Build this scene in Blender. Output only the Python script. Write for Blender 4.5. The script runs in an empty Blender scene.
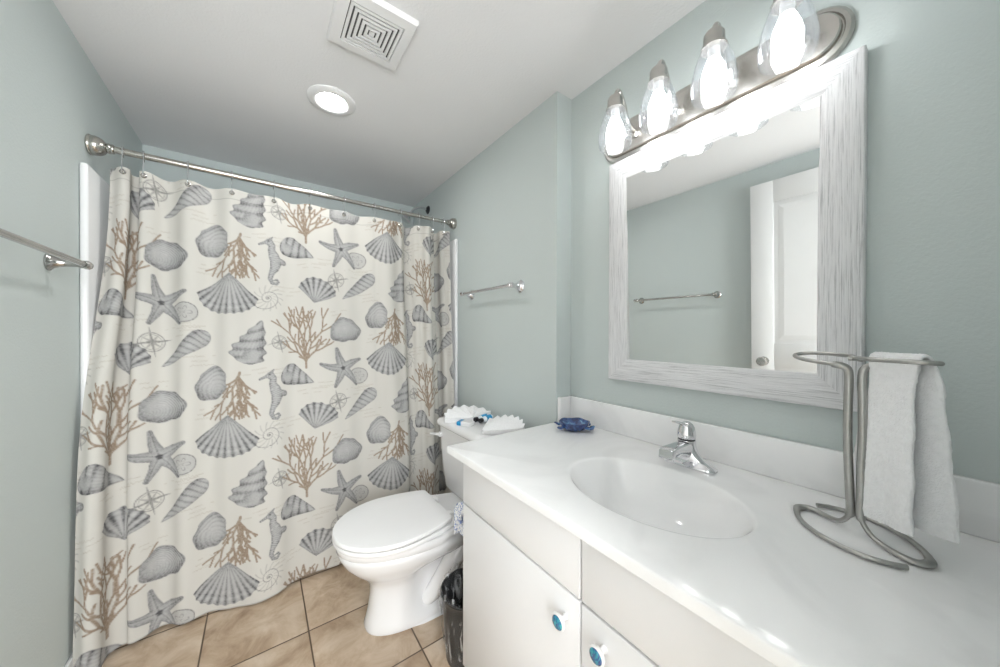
import bpy, bmesh, math, random
import numpy as np
from mathutils import Vector, Matrix

PI = math.pi
random.seed(4)
SC = bpy.context.scene
COL = SC.collection

# ------------------------------------------------------------------ camera
yaw, pitch, roll, FPX = 0.6281, -0.00517, 0.00271, 330.9
CAMH = 1.18
fw = Vector((math.sin(yaw)*math.cos(pitch), math.cos(yaw)*math.cos(pitch), math.sin(pitch)))
r0 = Vector((math.cos(yaw), -math.sin(yaw), 0)); u0 = r0.cross(fw)
rt = r0*math.cos(roll)+u0*math.sin(roll); up = rt.cross(fw)
cam = bpy.data.cameras.new('camera'); co = bpy.data.objects.new('camera', cam); COL.objects.link(co)
co.matrix_world = Matrix(((rt.x, up.x, -fw.x, 0), (rt.y, up.y, -fw.y, 0), (rt.z, up.z, -fw.z, CAMH), (0, 0, 0, 1)))
cam.sensor_fit = 'HORIZONTAL'; cam.sensor_width = 36; cam.lens = 36*FPX/1000; cam.clip_start = .01
SC.camera = co

# ------------------------------------------------------------------ world, exposure
w = bpy.data.worlds.new('world'); SC.world = w; w.use_nodes = True
w.node_tree.nodes['Background'].inputs[0].default_value = (1, 1, 1, 1)
w.node_tree.nodes['Background'].inputs[1].default_value = 0.3
SC.view_settings.view_transform = 'Standard'; SC.view_settings.look = 'None'
SC.view_settings.gamma = 1; SC.view_settings.use_curve_mapping = False
SC.view_settings.exposure = 0.68
BULB_L, LENS_L, HALL_FILL_L, WINDOW_FILL_L = 10.5, 70.0, 30.0, 8.7

# ------------------------------------------------------------------ main dimensions (metres)
XL, XT, XV = -.513, 1.011, 1.10        # left wall, wall beside the toilet, wall behind the vanity
YF, YS, YB = -.10, .988, 2.595         # door wall, wall step, back wall
ZC = 2.191
CT = .801                              # counter top
H = CAMH


# ================================================================== materials
def new_mat(name):
    m = bpy.data.materials.new(name); m.use_nodes = True
    nt = m.node_tree; return m, nt, nt.nodes['Principled BSDF']


def N(nt, typ, **kw):
    n = nt.nodes.new(typ)
    for k, v in kw.items():
        if k.startswith('i_'):
            n.inputs[k[2:].replace('_', ' ')].default_value = v
        else:
            setattr(n, k, v)
    return n


def srgb(r, g, b):
    f = lambda c: (c/255/12.92) if c/255 <= .04045 else ((c/255+.055)/1.055)**2.4
    return (f(r), f(g), f(b), 1)


def ramp(nt, stops):
    n = nt.nodes.new('ShaderNodeValToRGB'); e = n.color_ramp.elements
    e[0].position, e[0].color = stops[0]
    e[1].position, e[1].color = stops[-1]
    for p, c in stops[1:-1]:
        q = e.new(p); q.color = c
    return n


def bump(nt, bs, src, strength, dist):
    b = N(nt, 'ShaderNodeBump'); b.inputs['Strength'].default_value = strength
    b.inputs['Distance'].default_value = dist
    nt.links.new(src, b.inputs['Height']); nt.links.new(b.outputs[0], bs.inputs['Normal'])


def simple(name, col, rough=.4, metal=0., noise=None, bumpv=None, var=.03, spec=.5, coat=0.):
    """principled with a faint noise in its colour and an optional noise bump"""
    m, nt, bs = new_mat(name)
    tc = N(nt, 'ShaderNodeTexCoord')
    nz = N(nt, 'ShaderNodeTexNoise'); nz.inputs['Scale'].default_value = noise or 6
    nz.inputs['Detail'].default_value = 4
    nt.links.new(tc.outputs['Object'], nz.inputs['Vector'])
    a = tuple(c*(1-var) for c in col[:3])+(1,); b = tuple(min(1, c*(1+var)) for c in col[:3])+(1,)
    rp = ramp(nt, [(.3, a), (.7, b)])
    nt.links.new(nz.outputs[0], rp.inputs[0]); nt.links.new(rp.outputs[0], bs.inputs['Base Color'])
    bs.inputs['Roughness'].default_value = rough; bs.inputs['Metallic'].default_value = metal
    bs.inputs['Specular IOR Level'].default_value = spec
    bs.inputs['Coat Weight'].default_value = coat
    if bumpv:
        n2 = N(nt, 'ShaderNodeTexNoise'); n2.inputs['Scale'].default_value = bumpv[0]; n2.inputs['Detail'].default_value = 3
        nt.links.new(tc.outputs['Object'], n2.inputs['Vector'])
        bump(nt, bs, n2.outputs[0], bumpv[1], bumpv[2])
    return m


WALLC = (.592, .648, .636, 1)
M = {}
M['wall'] = simple('painted_wall', WALLC, .62, noise=2.5, bumpv=(170, .22, .004), var=.012, spec=.3)
M['ceil'] = simple('painted_ceiling', (.82, .82, .825, 1), .8, noise=3, bumpv=(120, .25, .004), var=.01, spec=.2)
M['trim'] = simple('white_trim', (.82, .82, .82, 1), .35, var=.01)
M['door'] = simple('white_door_paint', (.80, .80, .795, 1), .4, var=.01)
M['cab'] = simple('white_cabinet_laminate', (.83, .835, .845, 1), .32, var=.008)
M['gap'] = simple('shadow_line_edge', (.45, .45, .45, 1), .6, var=.01)
M['porcelain'] = simple('porcelain', (.84, .84, .845, 1), .12, var=.005, coat=.3)
M['seat'] = simple('toilet_seat_plastic', (.88, .88, .88, 1), .22, var=.005)
M['acrylic'] = simple('acrylic_surround', (.86, .865, .87, 1), .16, var=.005)
M['chrome'] = simple('chrome', (.78, .78, .80, 1), .07, 1, var=.01)
M['nickel'] = simple('brushed_nickel', (.62, .60, .57, 1), .26, 1, noise=40, var=.05)
M['nickel_pale'] = simple('polished_nickel', (.74, .73, .71, 1), .16, 1, noise=20, var=.03)
M['towel_bar_metal'] = simple('towel_bar_metal', (.46, .455, .44, 1), .16, 1, noise=20, var=.03)
M['rod'] = simple('curtain_rod_metal', (.50, .485, .45, 1), .22, 1, noise=20, var=.05)
M['steel'] = simple('grey_satin_steel', (.42, .415, .40, 1), .33, 1, noise=60, var=.06)
M['dark'] = simple('dark_metal', (.05, .05, .055, 1), .3, .8)
M['black'] = simple('black_plastic', (.015, .015, .018, 1), .35, var=.05)
M['bin'] = simple('dark_bin_plastic', (.016, .017, .018, 1), .35, var=.1)
M['grilledark'] = simple('painted_slot_shade', (.10, .10, .10, 1), .9, var=.02)  # dark colour painted as the shade inside the vent slots
M['plastic'] = simple('white_plastic', (.82, .82, .82, 1), .45, var=.01)
M['bottle'] = simple('clear_white_bottle', (.80, .86, .90, 1), .15, var=.02)
M['label'] = simple('blue_label', srgb(40, 150, 205), .4, noise=60, var=.2)
M['towel'] = simple('white_terry_cloth', (.92, .92, .925, 1), .95, noise=120, bumpv=(420, .5, .004), var=.03, spec=.1)
M['hallwall'] = simple('hall_paint', (.72, .72, .70, 1), .7, var=.01)
M['drain'] = simple('drain_shadow', (.08, .08, .08, 1), .4, .6)


def emit(name, strength, col=(1, 1, 1, 1)):
    m = bpy.data.materials.new(name); m.use_nodes = True; nt = m.node_tree
    nt.nodes.remove(nt.nodes['Principled BSDF'])
    e = N(nt, 'ShaderNodeEmission'); e.inputs[0].default_value = col; e.inputs[1].default_value = strength
    nt.links.new(e.outputs[0], nt.nodes['Material Output'].inputs[0])
    return m


M['bulb'] = emit('frosted_bulb_glow', BULB_L, (1, .985, .965, 1))
M['lens'] = emit('recessed_lens_glow', LENS_L, (1, .99, .975, 1))
M['hall'] = emit('added_hall_fill_glow', HALL_FILL_L, (1, .99, .98, 1))  # glow of the added hall fill lamp
M['window_fill'] = emit('added_window_fill_glow', WINDOW_FILL_L, (.95, .98, 1, 1))  # glow of the added fill window


def mat_mirror():
    m, nt, bs = new_mat('mirror_silvering')
    nz = N(nt, 'ShaderNodeTexNoise'); nz.inputs['Scale'].default_value = 3
    rp = ramp(nt, [(.2, (.86, .875, .87, 1)), (.8, (.88, .89, .885, 1))])
    nt.links.new(nz.outputs[0], rp.inputs[0]); nt.links.new(rp.outputs[0], bs.inputs['Base Color'])
    bs.inputs['Metallic'].default_value = 1; bs.inputs['Roughness'].default_value = 0.0
    return m


M['mirror'] = mat_mirror()


def mat_grain(name, axis):
    """white washed wood, ridged along the given axis (1 = y, 2 = z)"""
    m, nt, bs = new_mat(name)
    tc = N(nt, 'ShaderNodeTexCoord'); mp = N(nt, 'ShaderNodeMapping')
    sc = [420, 420, 420]; sc[axis] = 9
    mp.inputs['Scale'].default_value = sc
    nt.links.new(tc.outputs['Object'], mp.inputs['Vector'])
    nz = N(nt, 'ShaderNodeTexNoise'); nz.inputs['Scale'].default_value = 1; nz.inputs['Detail'].default_value = 5
    nz.inputs['Roughness'].default_value = .7
    nt.links.new(mp.outputs[0], nz.inputs['Vector'])
    rp = ramp(nt, [(.36, (.50, .50, .51, 1)), (.47, (.76, .76, .77, 1)), (.62, (.83, .83, .84, 1))])
    nt.links.new(nz.outputs[0], rp.inputs[0]); nt.links.new(rp.outputs[0], bs.inputs['Base Color'])
    bs.inputs['Roughness'].default_value = .55
    bump(nt, bs, nz.outputs[0], .6, .004)
    return m


M['grain_y'] = mat_grain('whitewashed_wood_along', 1)
M['grain_z'] = mat_grain('whitewashed_wood_upright', 2)


def mat_marble():
    m, nt, bs = new_mat('cultured_marble')
    tc = N(nt, 'ShaderNodeTexCoord')
    nz = N(nt, 'ShaderNodeTexNoise'); nz.inputs['Scale'].default_value = 3.2; nz.inputs['Detail'].default_value = 6
    nz.inputs['Distortion'].default_value = 1.6
    nt.links.new(tc.outputs['Object'], nz.inputs['Vector'])
    rp = ramp(nt, [(.38, (.87, .87, .87, 1)), (.5, (.92, .92, .92, 1)), (.7, (.93, .93, .93, 1))])
    nt.links.new(nz.outputs[0], rp.inputs[0]); nt.links.new(rp.outputs[0], bs.inputs['Base Color'])
    bs.inputs['Roughness'].default_value = .14; bs.inputs['Coat Weight'].default_value = .25
    return m


M['marble'] = mat_marble()


def mat_tile():
    m, nt, bs = new_mat('travertine_tile')
    gm = N(nt, 'ShaderNodeNewGeometry'); sep = N(nt, 'ShaderNodeSeparateXYZ')
    nt.links.new(gm.outputs['Position'], sep.inputs[0])
    P = .332

    def math(op, a, b=None):
        n = N(nt, 'ShaderNodeMath', operation=op)
        for k, v in ((0, a), (1, b)):
            if v is None: continue
            if isinstance(v, (int, float)): n.inputs[k].default_value = v
            else: nt.links.new(v, n.inputs[k])
        return n.outputs[0]
    dist, cells = [], []
    for ax, off in (('X', .1555), ('Y', 1.489)):
        q = math('DIVIDE', math('SUBTRACT', sep.outputs[ax], off), P)
        fl = math('FLOOR', q); fr = math('SUBTRACT', q, fl)
        dist.append(math('MINIMUM', fr, math('SUBTRACT', 1.0, fr))); cells.append(fl)
    d = math('MINIMUM', dist[0], dist[1])
    grout = N(nt, 'ShaderNodeMapRange'); grout.inputs['From Min'].default_value = .0055; grout.inputs['From Max'].default_value = .0105
    nt.links.new(d, grout.inputs['Value'])
    cmb = N(nt, 'ShaderNodeCombineXYZ'); nt.links.new(cells[0], cmb.inputs[0]); nt.links.new(cells[1], cmb.inputs[1])
    wn = N(nt, 'ShaderNodeTexWhiteNoise'); nt.links.new(cmb.outputs[0], wn.inputs['Vector'])
    # each tile reads another stretch of the cloudy noise
    off = N(nt, 'ShaderNodeVectorMath', operation='SCALE'); off.inputs['Scale'].default_value = 7
    nt.links.new(wn.outputs['Color'], off.inputs[0])
    add = N(nt, 'ShaderNodeVectorMath', operation='ADD')
    nt.links.new(gm.outputs['Position'], add.inputs[0]); nt.links.new(off.outputs[0], add.inputs[1])
    nz = N(nt, 'ShaderNodeTexNoise'); nz.inputs['Scale'].default_value = 7.5; nz.inputs['Detail'].default_value = 7
    nz.inputs['Roughness'].default_value = .62; nz.inputs['Distortion'].default_value = .5
    nt.links.new(add.outputs[0], nz.inputs['Vector'])
    rp = ramp(nt, [(.28, srgb(150, 125, 101)), (.45, srgb(186, 163, 138)), (.58, srgb(204, 184, 161)), (.75, srgb(220, 205, 188))])
    nt.links.new(nz.outputs[0], rp.inputs[0])
    hs = N(nt, 'ShaderNodeHueSaturation'); nt.links.new(rp.outputs[0], hs.inputs['Color'])
    mr = N(nt, 'ShaderNodeMapRange'); mr.inputs['To Min'].default_value = .92; mr.inputs['To Max'].default_value = 1.06
    nt.links.new(wn.outputs['Value'], mr.inputs['Value']); nt.links.new(mr.outputs[0], hs.inputs['Value'])
    mx = N(nt, 'ShaderNodeMix', data_type='RGBA')
    mx.inputs[6].default_value = srgb(96, 80, 64); nt.links.new(hs.outputs[0], mx.inputs[7])
    nt.links.new(grout.outputs[0], mx.inputs[0])
    nt.links.new(mx.outputs[2], bs.inputs['Base Color'])
    bs.inputs['Roughness'].default_value = .33
    bump(nt, bs, grout.outputs[0], .5, .003)
    return m


M['tile'] = mat_tile()


def mat_seeded_glass():
    m = bpy.data.materials.new('seeded_glass'); m.use_nodes = True; nt = m.node_tree
    nt.nodes.remove(nt.nodes['Principled BSDF'])
    tc = N(nt, 'ShaderNodeTexCoord')
    vo = N(nt, 'ShaderNodeTexVoronoi'); vo.inputs['Scale'].default_value = 330
    nt.links.new(tc.outputs['Object'], vo.inputs['Vector'])
    rp = ramp(nt, [(.12, (1, 1, 1, 1)), (.34, (0, 0, 0, 1))]); nt.links.new(vo.outputs['Distance'], rp.inputs[0])
    bp = N(nt, 'ShaderNodeBump'); bp.inputs['Strength'].default_value = .35; bp.inputs['Distance'].default_value = .002
    nt.links.new(rp.outputs[0], bp.inputs['Height'])
    tr = N(nt, 'ShaderNodeBsdfTransparent'); tr.inputs[0].default_value = (.93, .945, .96, 1)
    gl = N(nt, 'ShaderNodeBsdfGlossy'); gl.inputs['Roughness'].default_value = .06
    nt.links.new(bp.outputs[0], gl.inputs['Normal'])
    df = N(nt, 'ShaderNodeBsdfTranslucent'); df.inputs[0].default_value = (.9, .92, .95, 1)
    fr = N(nt, 'ShaderNodeLayerWeight'); fr.inputs['Blend'].default_value = .35
    m1 = N(nt, 'ShaderNodeMixShader')
    mu = N(nt, 'ShaderNodeMath', operation='MULTIPLY'); mu.inputs[1].default_value = .42
    nt.links.new(fr.outputs['Facing'], mu.inputs[0])
    nt.links.new(mu.outputs[0], m1.inputs[0]); nt.links.new(tr.outputs[0], m1.inputs[1]); nt.links.new(gl.outputs[0], m1.inputs[2])
    m2 = N(nt, 'ShaderNodeMixShader')
    mu2 = N(nt, 'ShaderNodeMath', operation='MULTIPLY'); mu2.inputs[1].default_value = .22
    nt.links.new(rp.outputs[0], mu2.inputs[0]); nt.links.new(mu2.outputs[0], m2.inputs[0])
    nt.links.new(m1.outputs[0], m2.inputs[1]); nt.links.new(df.outputs[0], m2.inputs[2])
    nt.links.new(m2.outputs[0], nt.nodes['Material Output'].inputs[0])
    return m


M['glass'] = mat_seeded_glass()


def mat_bag():
    m = bpy.data.materials.new('clear_plastic_bag'); m.use_nodes = True; nt = m.node_tree
    nt.nodes.remove(nt.nodes['Principled BSDF'])
    tc = N(nt, 'ShaderNodeTexCoord'); mp = N(nt, 'ShaderNodeMapping'); mp.inputs['Scale'].default_value = (26, 26, 7)
    nt.links.new(tc.outputs['Object'], mp.inputs['Vector'])
    nz = N(nt, 'ShaderNodeTexNoise'); nz.inputs['Scale'].default_value = 1.2; nz.inputs['Detail'].default_value = 4
    nz.inputs['Distortion'].default_value = 1.2
    nt.links.new(mp.outputs[0], nz.inputs['Vector'])
    rp = ramp(nt, [(.52, (.025, .025, .025, 1)), (.63, (.62, .62, .62, 1))]); nt.links.new(nz.outputs[0], rp.inputs[0])
    tr = N(nt, 'ShaderNodeBsdfTransparent')
    pr = N(nt, 'ShaderNodeBsdfPrincipled'); pr.inputs['Base Color'].default_value = (.75, .76, .77, 1)
    pr.inputs['Roughness'].default_value = .2
    bp = N(nt, 'ShaderNodeBump'); bp.inputs['Strength'].default_value = .6; bp.inputs['Distance'].default_value = .01
    nt.links.new(nz.outputs[0], bp.inputs['Height']); nt.links.new(bp.outputs[0], pr.inputs['Normal'])
    mx = N(nt, 'ShaderNodeMixShader'); nt.links.new(rp.outputs[0], mx.inputs[0])
    nt.links.new(tr.outputs[0], mx.inputs[1]); nt.links.new(pr.outputs[0], mx.inputs[2])
    nt.links.new(mx.outputs[0], nt.nodes['Material Output'].inputs[0])
    return m


M['bag'] = mat_bag()


def mat_print(name, scale, inks, thr, base=(.85, .86, .88, 1)):
    m, nt, bs = new_mat(name)
    tc = N(nt, 'ShaderNodeTexCoord')
    nz = N(nt, 'ShaderNodeTexNoise'); nz.inputs['Scale'].default_value = scale; nz.inputs['Detail'].default_value = 3
    nt.links.new(tc.outputs['Object'], nz.inputs['Vector'])
    rp = ramp(nt, [(thr, base), (thr+.05, inks[0]), (thr+.18, inks[1])])
    nt.links.new(nz.outputs[0], rp.inputs[0]); nt.links.new(rp.outputs[0], bs.inputs['Base Color'])
    bs.inputs['Roughness'].default_value = .8
    return m


M['print'] = mat_print('blue_printed_paper', 150, [(.36, .45, .68, 1), (.13, .20, .46, 1)], .50)


def mat_glaze():
    m, nt, bs = new_mat('cobalt_glaze')
    tc = N(nt, 'ShaderNodeTexCoord')
    nz = N(nt, 'ShaderNodeTexNoise'); nz.inputs['Scale'].default_value = 34; nz.inputs['Detail'].default_value = 5
    nz.inputs['Distortion'].default_value = 1.5
    nt.links.new(tc.outputs['Object'], nz.inputs['Vector'])
    rp = ramp(nt, [(.34, (.010, .018, .085, 1)), (.5, (.022, .055, .20, 1)), (.60, (.05, .13, .34, 1)), (.70, (.16, .36, .56, 1))])
    nt.links.new(nz.outputs[0], rp.inputs[0]); nt.links.new(rp.outputs[0], bs.inputs['Base Color'])
    bs.inputs['Roughness'].default_value = .1; bs.inputs['Coat Weight'].default_value = .6
    return m


M['glaze'] = mat_glaze()


def mat_cabochon():
    m, nt, bs = new_mat('iridescent_teal_inlay')
    tc = N(nt, 'ShaderNodeTexCoord')
    nz = N(nt, 'ShaderNodeTexNoise'); nz.inputs['Scale'].default_value = 70; nz.inputs['Distortion'].default_value = 2
    nt.links.new(tc.outputs['Object'], nz.inputs['Vector'])
    rp = ramp(nt, [(.35, (.01, .05, .20, 1)), (.5, (.015, .17, .32, 1)), (.65, (.03, .38, .42, 1))])
    nt.links.new(nz.outputs[0], rp.inputs[0]); nt.links.new(rp.outputs[0], bs.inputs['Base Color'])
    bs.inputs['Roughness'].default_value = .08; bs.inputs['Coat Weight'].default_value = 1
    return m


M['cabochon'] = mat_cabochon()


def mat_curtain():
    m, nt, bs = new_mat('printed_shower_curtain')
    at = N(nt, 'ShaderNodeAttribute', attribute_name='print')
    tc = N(nt, 'ShaderNodeTexCoord')
    wv = N(nt, 'ShaderNodeTexNoise'); wv.inputs['Scale'].default_value = 900
    nt.links.new(tc.outputs['Object'], wv.inputs['Vector'])
    nt.links.new(at.outputs['Color'], bs.inputs['Base Color'])
    bs.inputs['Roughness'].default_value = .85; bs.inputs['Specular IOR Level'].default_value = .15
    bump(nt, bs, wv.outputs[0], .12, .001)
    tl = N(nt, 'ShaderNodeBsdfTranslucent'); nt.links.new(at.outputs['Color'], tl.inputs[0])
    mx = N(nt, 'ShaderNodeMixShader'); mx.inputs[0].default_value = .12
    nt.links.new(bs.outputs[0], mx.inputs[1]); nt.links.new(tl.outputs[0], mx.inputs[2])
    nt.links.new(mx.outputs[0], nt.nodes['Material Output'].inputs[0])
    return m


M['curtain'] = mat_curtain()


# ================================================================== mesh helpers
class G:
    """collects shapes in world coordinates and links them as ONE mesh object"""

    def __init__(s):
        s.v, s.f, s.m = [], [], []

    def add(s, verts, faces, mi=0):
        o = len(s.v); s.v += [tuple(p) for p in verts]
        s.f += [tuple(i+o for i in f) for f in faces]; s.m += [mi]*len(faces)
        return s

    def bm(s, b, mi=0):
        b.verts.index_update()
        s.add([v.co[:] for v in b.verts], [[v.index for v in f.verts] for f in b.faces], mi); b.free()
        return s

    def box(s, lo, hi, bev=0., seg=2, mi=0):
        b = bmesh.new(); bmesh.ops.create_cube(b, size=1)
        for v in b.verts:
            v.co = Vector([lo[i]+(hi[i]-lo[i])*(v.co[i]+.5) for i in range(3)])
        if bev:
            bmesh.ops.bevel(b, geom=list(b.edges), offset=bev, segments=seg, profile=.5, affect='EDGES')
        return s.bm(b, mi)

    def rings(s, rings, cap=(True, True), mi=0, closed=True):
        n = len(rings[0]); v = [p for r in rings for p in r]; f = []
        for i in range(len(rings)-1):
            for j in range(n if closed else n-1):
                k = (j+1) % n
                f.append((i*n+j, i*n+k, (i+1)*n+k, (i+1)*n+j))
        if cap[0]: f.append(tuple(range(n-1, -1, -1)))
        if cap[1]: f.append(tuple(range((len(rings)-1)*n, len(rings)*n)))
        return s.add(v, f, mi)

    def lathe(s, prof, c, axis=(0, 0, 1), n=32, mi=0, cap=(True, True), sx=1., sy=1.):
        ax = Vector(axis).normalized()
        a = Vector((1, 0, 0)) if abs(ax.x) < .9 else Vector((0, 1, 0))
        a = (a-ax*a.dot(ax)).normalized(); b = ax.cross(a); c = Vector(c)
        rs = []
        for r, z in prof:
            r = max(r, 1e-5)
            rs.append([c+ax*z+a*(r*sx*math.cos(2*PI*k/n))+b*(r*sy*math.sin(2*PI*k/n)) for k in range(n)])
        return s.rings(rs, cap, mi)

    def tube(s, path, rad, n=12, mi=0, flat=None, caps=True):
        """rad: number or list; flat: (list of) factor on the vertical half of the section"""
        P = [Vector(p) for p in path]; L = len(P)
        R = rad if isinstance(rad, (list, tuple)) else [rad]*L
        F = flat if isinstance(flat, (list, tuple)) else [flat or 1]*L
        rs = []; prev = None
        for i, p in enumerate(P):
            t = (P[min(i+1, L-1)]-P[max(i-1, 0)]).normalized()
            if prev is None:
                a = Vector((0, 0, 1)) if abs(t.z) < .9 else Vector((1, 0, 0))
            else: a = prev
            a = (a-t*a.dot(t)).normalized(); prev = a; b = t.cross(a)
            rs.append([p+a*(R[i]*F[i]*math.cos(2*PI*k/n))+b*(R[i]*math.sin(2*PI*k/n)) for k in range(n)])
        return s.rings(rs, (caps, caps), mi)

    def build(s, name, mats, parent=None, smooth=35, label=None, recalc=True):
        me = bpy.data.meshes.new(name); me.from_pydata(s.v, [], s.f)
        if not isinstance(mats, (list, tuple)): mats = [mats]
        for m in mats: me.materials.append(M[m])
        me.polygons.foreach_set('material_index', s.m)
        if recalc:
            b = bmesh.new(); b.from_mesh(me); bmesh.ops.recalc_face_normals(b, faces=b.faces); b.to_mesh(me); b.free()
        if smooth:
            me.polygons.foreach_set('use_smooth', [True]*len(me.polygons))
            me.set_sharp_from_angle(angle=math.radians(smooth))
        o = bpy.data.objects.new(name, me); COL.objects.link(o)
        return attach(o, parent, label)


ORIG = {}


def attach(o, parent, label=None):
    if parent is not None:
        org = ORIG[parent.name]
        o.data.transform(Matrix.Translation(-org))
        o.parent = parent; ORIG[o.name] = org
    else:
        c = [v.co for v in o.data.vertices]
        org = Vector(((min(p.x for p in c)+max(p.x for p in c))/2, (min(p.y for p in c)+max(p.y for p in c))/2, min(p.z for p in c)))
        o.data.transform(Matrix.Translation(-org)); o.location = org; ORIG[o.name] = org
    if label: o['label'] = label
    return o


def thing(name, label, cat, loc, group=None):
    o = bpy.data.objects.new(name, None); COL.objects.link(o); o.location = loc; o.empty_display_size = .05
    ORIG[o.name] = Vector(loc)
    return tag(o, label, cat, group)


def tag(o, label, cat, group=None):
    o['label'] = label; o['category'] = cat
    if group: o['group'] = group
    return o


def struct(o, label=None, cat=None):
    o['kind'] = 'structure'
    if label: o['label'] = label
    if cat: o['category'] = cat
    return o


def smoothpath(pts, n=10):
    """Catmull-Rom through the points (lists of equal length)"""
    P = [np.array(p, float) for p in pts]; P = [2*P[0]-P[1]]+P+[2*P[-1]-P[-2]]; out = []
    for i in range(1, len(P)-2):
        a, b, c, d = P[i-1:i+3]
        for k in range(n):
            t = k/n
            out.append(.5*((2*b)+(-a+c)*t+(2*a-5*b+4*c-d)*t*t+(-a+3*b-3*c+d)*t**3))
    out.append(P[-2]); return [list(map(float, p)) for p in out]


# ================================================================== the room shell
T = .10
struct(G().box((XL-T, -1.5, -.08), (XV+T, YB+T, 0)).build('floor', 'tile'), 'beige stone look tile floor with dark grout', 'floor')
struct(G().box((XL-T, YF-T, ZC), (XV+T, YB+T, ZC+.08)).build('ceiling', 'ceil'), 'plain white painted ceiling', 'ceiling')
struct(G().box((XL-T, YF-T, 0), (XL, YB+T, ZC)).build('wall_left', 'wall'), 'pale sea green wall on the left', 'wall')
struct(G().box((XL, YB, 0), (XT, YB+T, ZC)).build('wall_back', 'wall'), 'sea green wall above the tub at the far end', 'wall')
struct(G().box((XV, YF-T, 0), (XV+T, YS, ZC)).build('wall_right', 'wall'), 'pale green wall behind the mirror and vanity', 'wall')
struct(G().box((XT, YS, 0), (XV+T, YB+T, ZC)).build('wall_alcove', 'wall'), 'green wall beside the toilet, stepped forward from the mirror wall', 'wall')
DX0, DX1, DZ = -.46, .30, 2.09          # doorway behind the camera
g = G().box((XL, YF-T, 0), (DX0, YF, ZC)).box((DX1, YF-T, 0), (XV, YF, ZC)).box((DX0, YF-T, DZ), (DX1, YF, ZC))
struct(g.build('wall_front', 'wall'), 'green wall with the doorway', 'wall')
g = G()
for y0, y1 in ((YF-.0, YF+.012),):
    g.box((DX1, y0, 0), (DX1+.06, y1, DZ+.05), .003).box((XL+.002, y0, DZ), (DX1, y1, DZ+.05), .003)
struct(g.build('trim_1', 'trim'), 'white casing around the doorway', 'trim')
struct(G().box((XL, .82, 0), (XL+.012, 1.785, .095), .004).build('baseboard_left', 'trim'), 'white baseboard along the left wall', 'baseboard')
struct(G().box((XT-.012, YS, 0), (XT, 1.80, .095), .004).build('baseboard_right', 'trim'), 'white baseboard behind the toilet', 'baseboard')
# the hall beyond the doorway
g = G().box((-1.3, -1.6, 0), (1.3, -1.5, 2.4)).box((-1.4, -1.6, 0), (-1.3, -.2, 2.4)).box((1.3, -1.6, 0), (1.4, -.2, 2.4))
g.box((-1.3, -.21, 0), (XL-T, -.2, 2.4)).box((XV+T, -.21, 0), (1.3, -.2, 2.4)).box((XL-T, -.21, ZC), (XV+T, -.2, 2.4))
struct(g.build('wall_hall', 'hallwall'), 'off white walls of the hall outside the door', 'wall')
struct(G().box((-1.4, -1.6, 2.4), (1.4, -.2, 2.48)).build('ceiling_hall', 'ceil'), 'white hall ceiling', 'ceiling')
struct(G().box((-1.4, -1.6, -.08), (XL-T, -.2, 0)).box((XV+T, -1.6, -.08), (1.4, -.2, 0)).build('floor_hall', 'tile'), 'tiled hall floor', 'floor')
wz = G().box((-.86, -1.5, .50), (.86, -1.478, .56), .003).box((-.86, -1.5, 2.04), (.86, -1.478, 2.10), .003).box((-.86, -1.5, .56), (-.80, -1.478, 2.04), .003)  # invented window, added to send fill light through the doorway
wz.box((.80, -1.5, .56), (.86, -1.478, 2.04), .003).box((-.02, -1.5, .56), (.02, -1.48, 2.04), .002)
wz.box((-.80, -1.4985, .56), (-.02, -1.4945, 2.04), mi=1).box((.02, -1.4985, .56), (.80, -1.4945, 2.04), mi=1)
struct(wz.build('fill_window_1', ['trim', 'window_fill']), 'added white framed fill window, unseen in the hall behind the camera', 'window')
t = thing('hall_fill_light', 'added fill light, an unseen flush round disc in the hall outside the doorway', 'ceiling light', (-.05, -.85, 2.33))  # invented lamp, added as fill from behind the camera
G().lathe([(.22, .07), (.22, .045), (.20, .04)], (-.05, -.85, 2.33)).build('rim', 'nickel', t)
G().lathe([(.0, 0), (.10, .006), (.17, .02), (.20, .045)], (-.05, -.85, 2.33), cap=(False, True)).build('diffuser', 'hall', t)

# ------------------------------------------------------------------ open door lying along the left wall
DY0, DY1, DXa, DXb = .05, .788, -.475, -.438
t = thing('panelled_door', 'white panelled bathroom door standing open against the left wall, seen in the mirror', 'door', (DXa, DY0, .01))
g = G().box((DXa, DY0, .012), (DXb-.006, DY1, 2.06), .002)
fr = .118
for lo, hi in (((DY0, .012), (DY0+fr, 2.06)), ((DY1-fr, .012), (DY1, 2.06)), ((DY0+fr, 1.925), (DY1-fr, 2.06)),
               ((DY0+fr, .90), (DY1-fr, 1.05)), ((DY0+fr, .012), (DY1-fr, .22))):
    g.box((DXb-.007, lo[0], lo[1]), (DXb, hi[0], hi[1]), .002)
g.build('door_leaf', 'door', t)
for z0, z1 in ((1.05, 1.925), (.22, .90)):
    a0, a1 = DY0+fr+.02, DY1-fr-.02
    b0, b1 = z0+.02, z1-.02; r = lambda e, x: [(x, a0+e, b0+e), (x, a1-e, b0+e), (x, a1-e, b1-e), (x, a0+e, b1-e)]
    G().rings([r(0, DXb-.007), r(.006, DXb-.0045), r(.03, DXb-.001)], (True, True)).build('raised_panel', 'door', t, 0)
G().lathe([(.028, 0), (.028, .006), (.012, .010), (.011, .028), (.024, .036), (.029, .048), (.024, .060), (0, .064)], (DXb-.001, .722, .935), (1, 0, 0)).build('door_knob', 'nickel', t)

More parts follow.
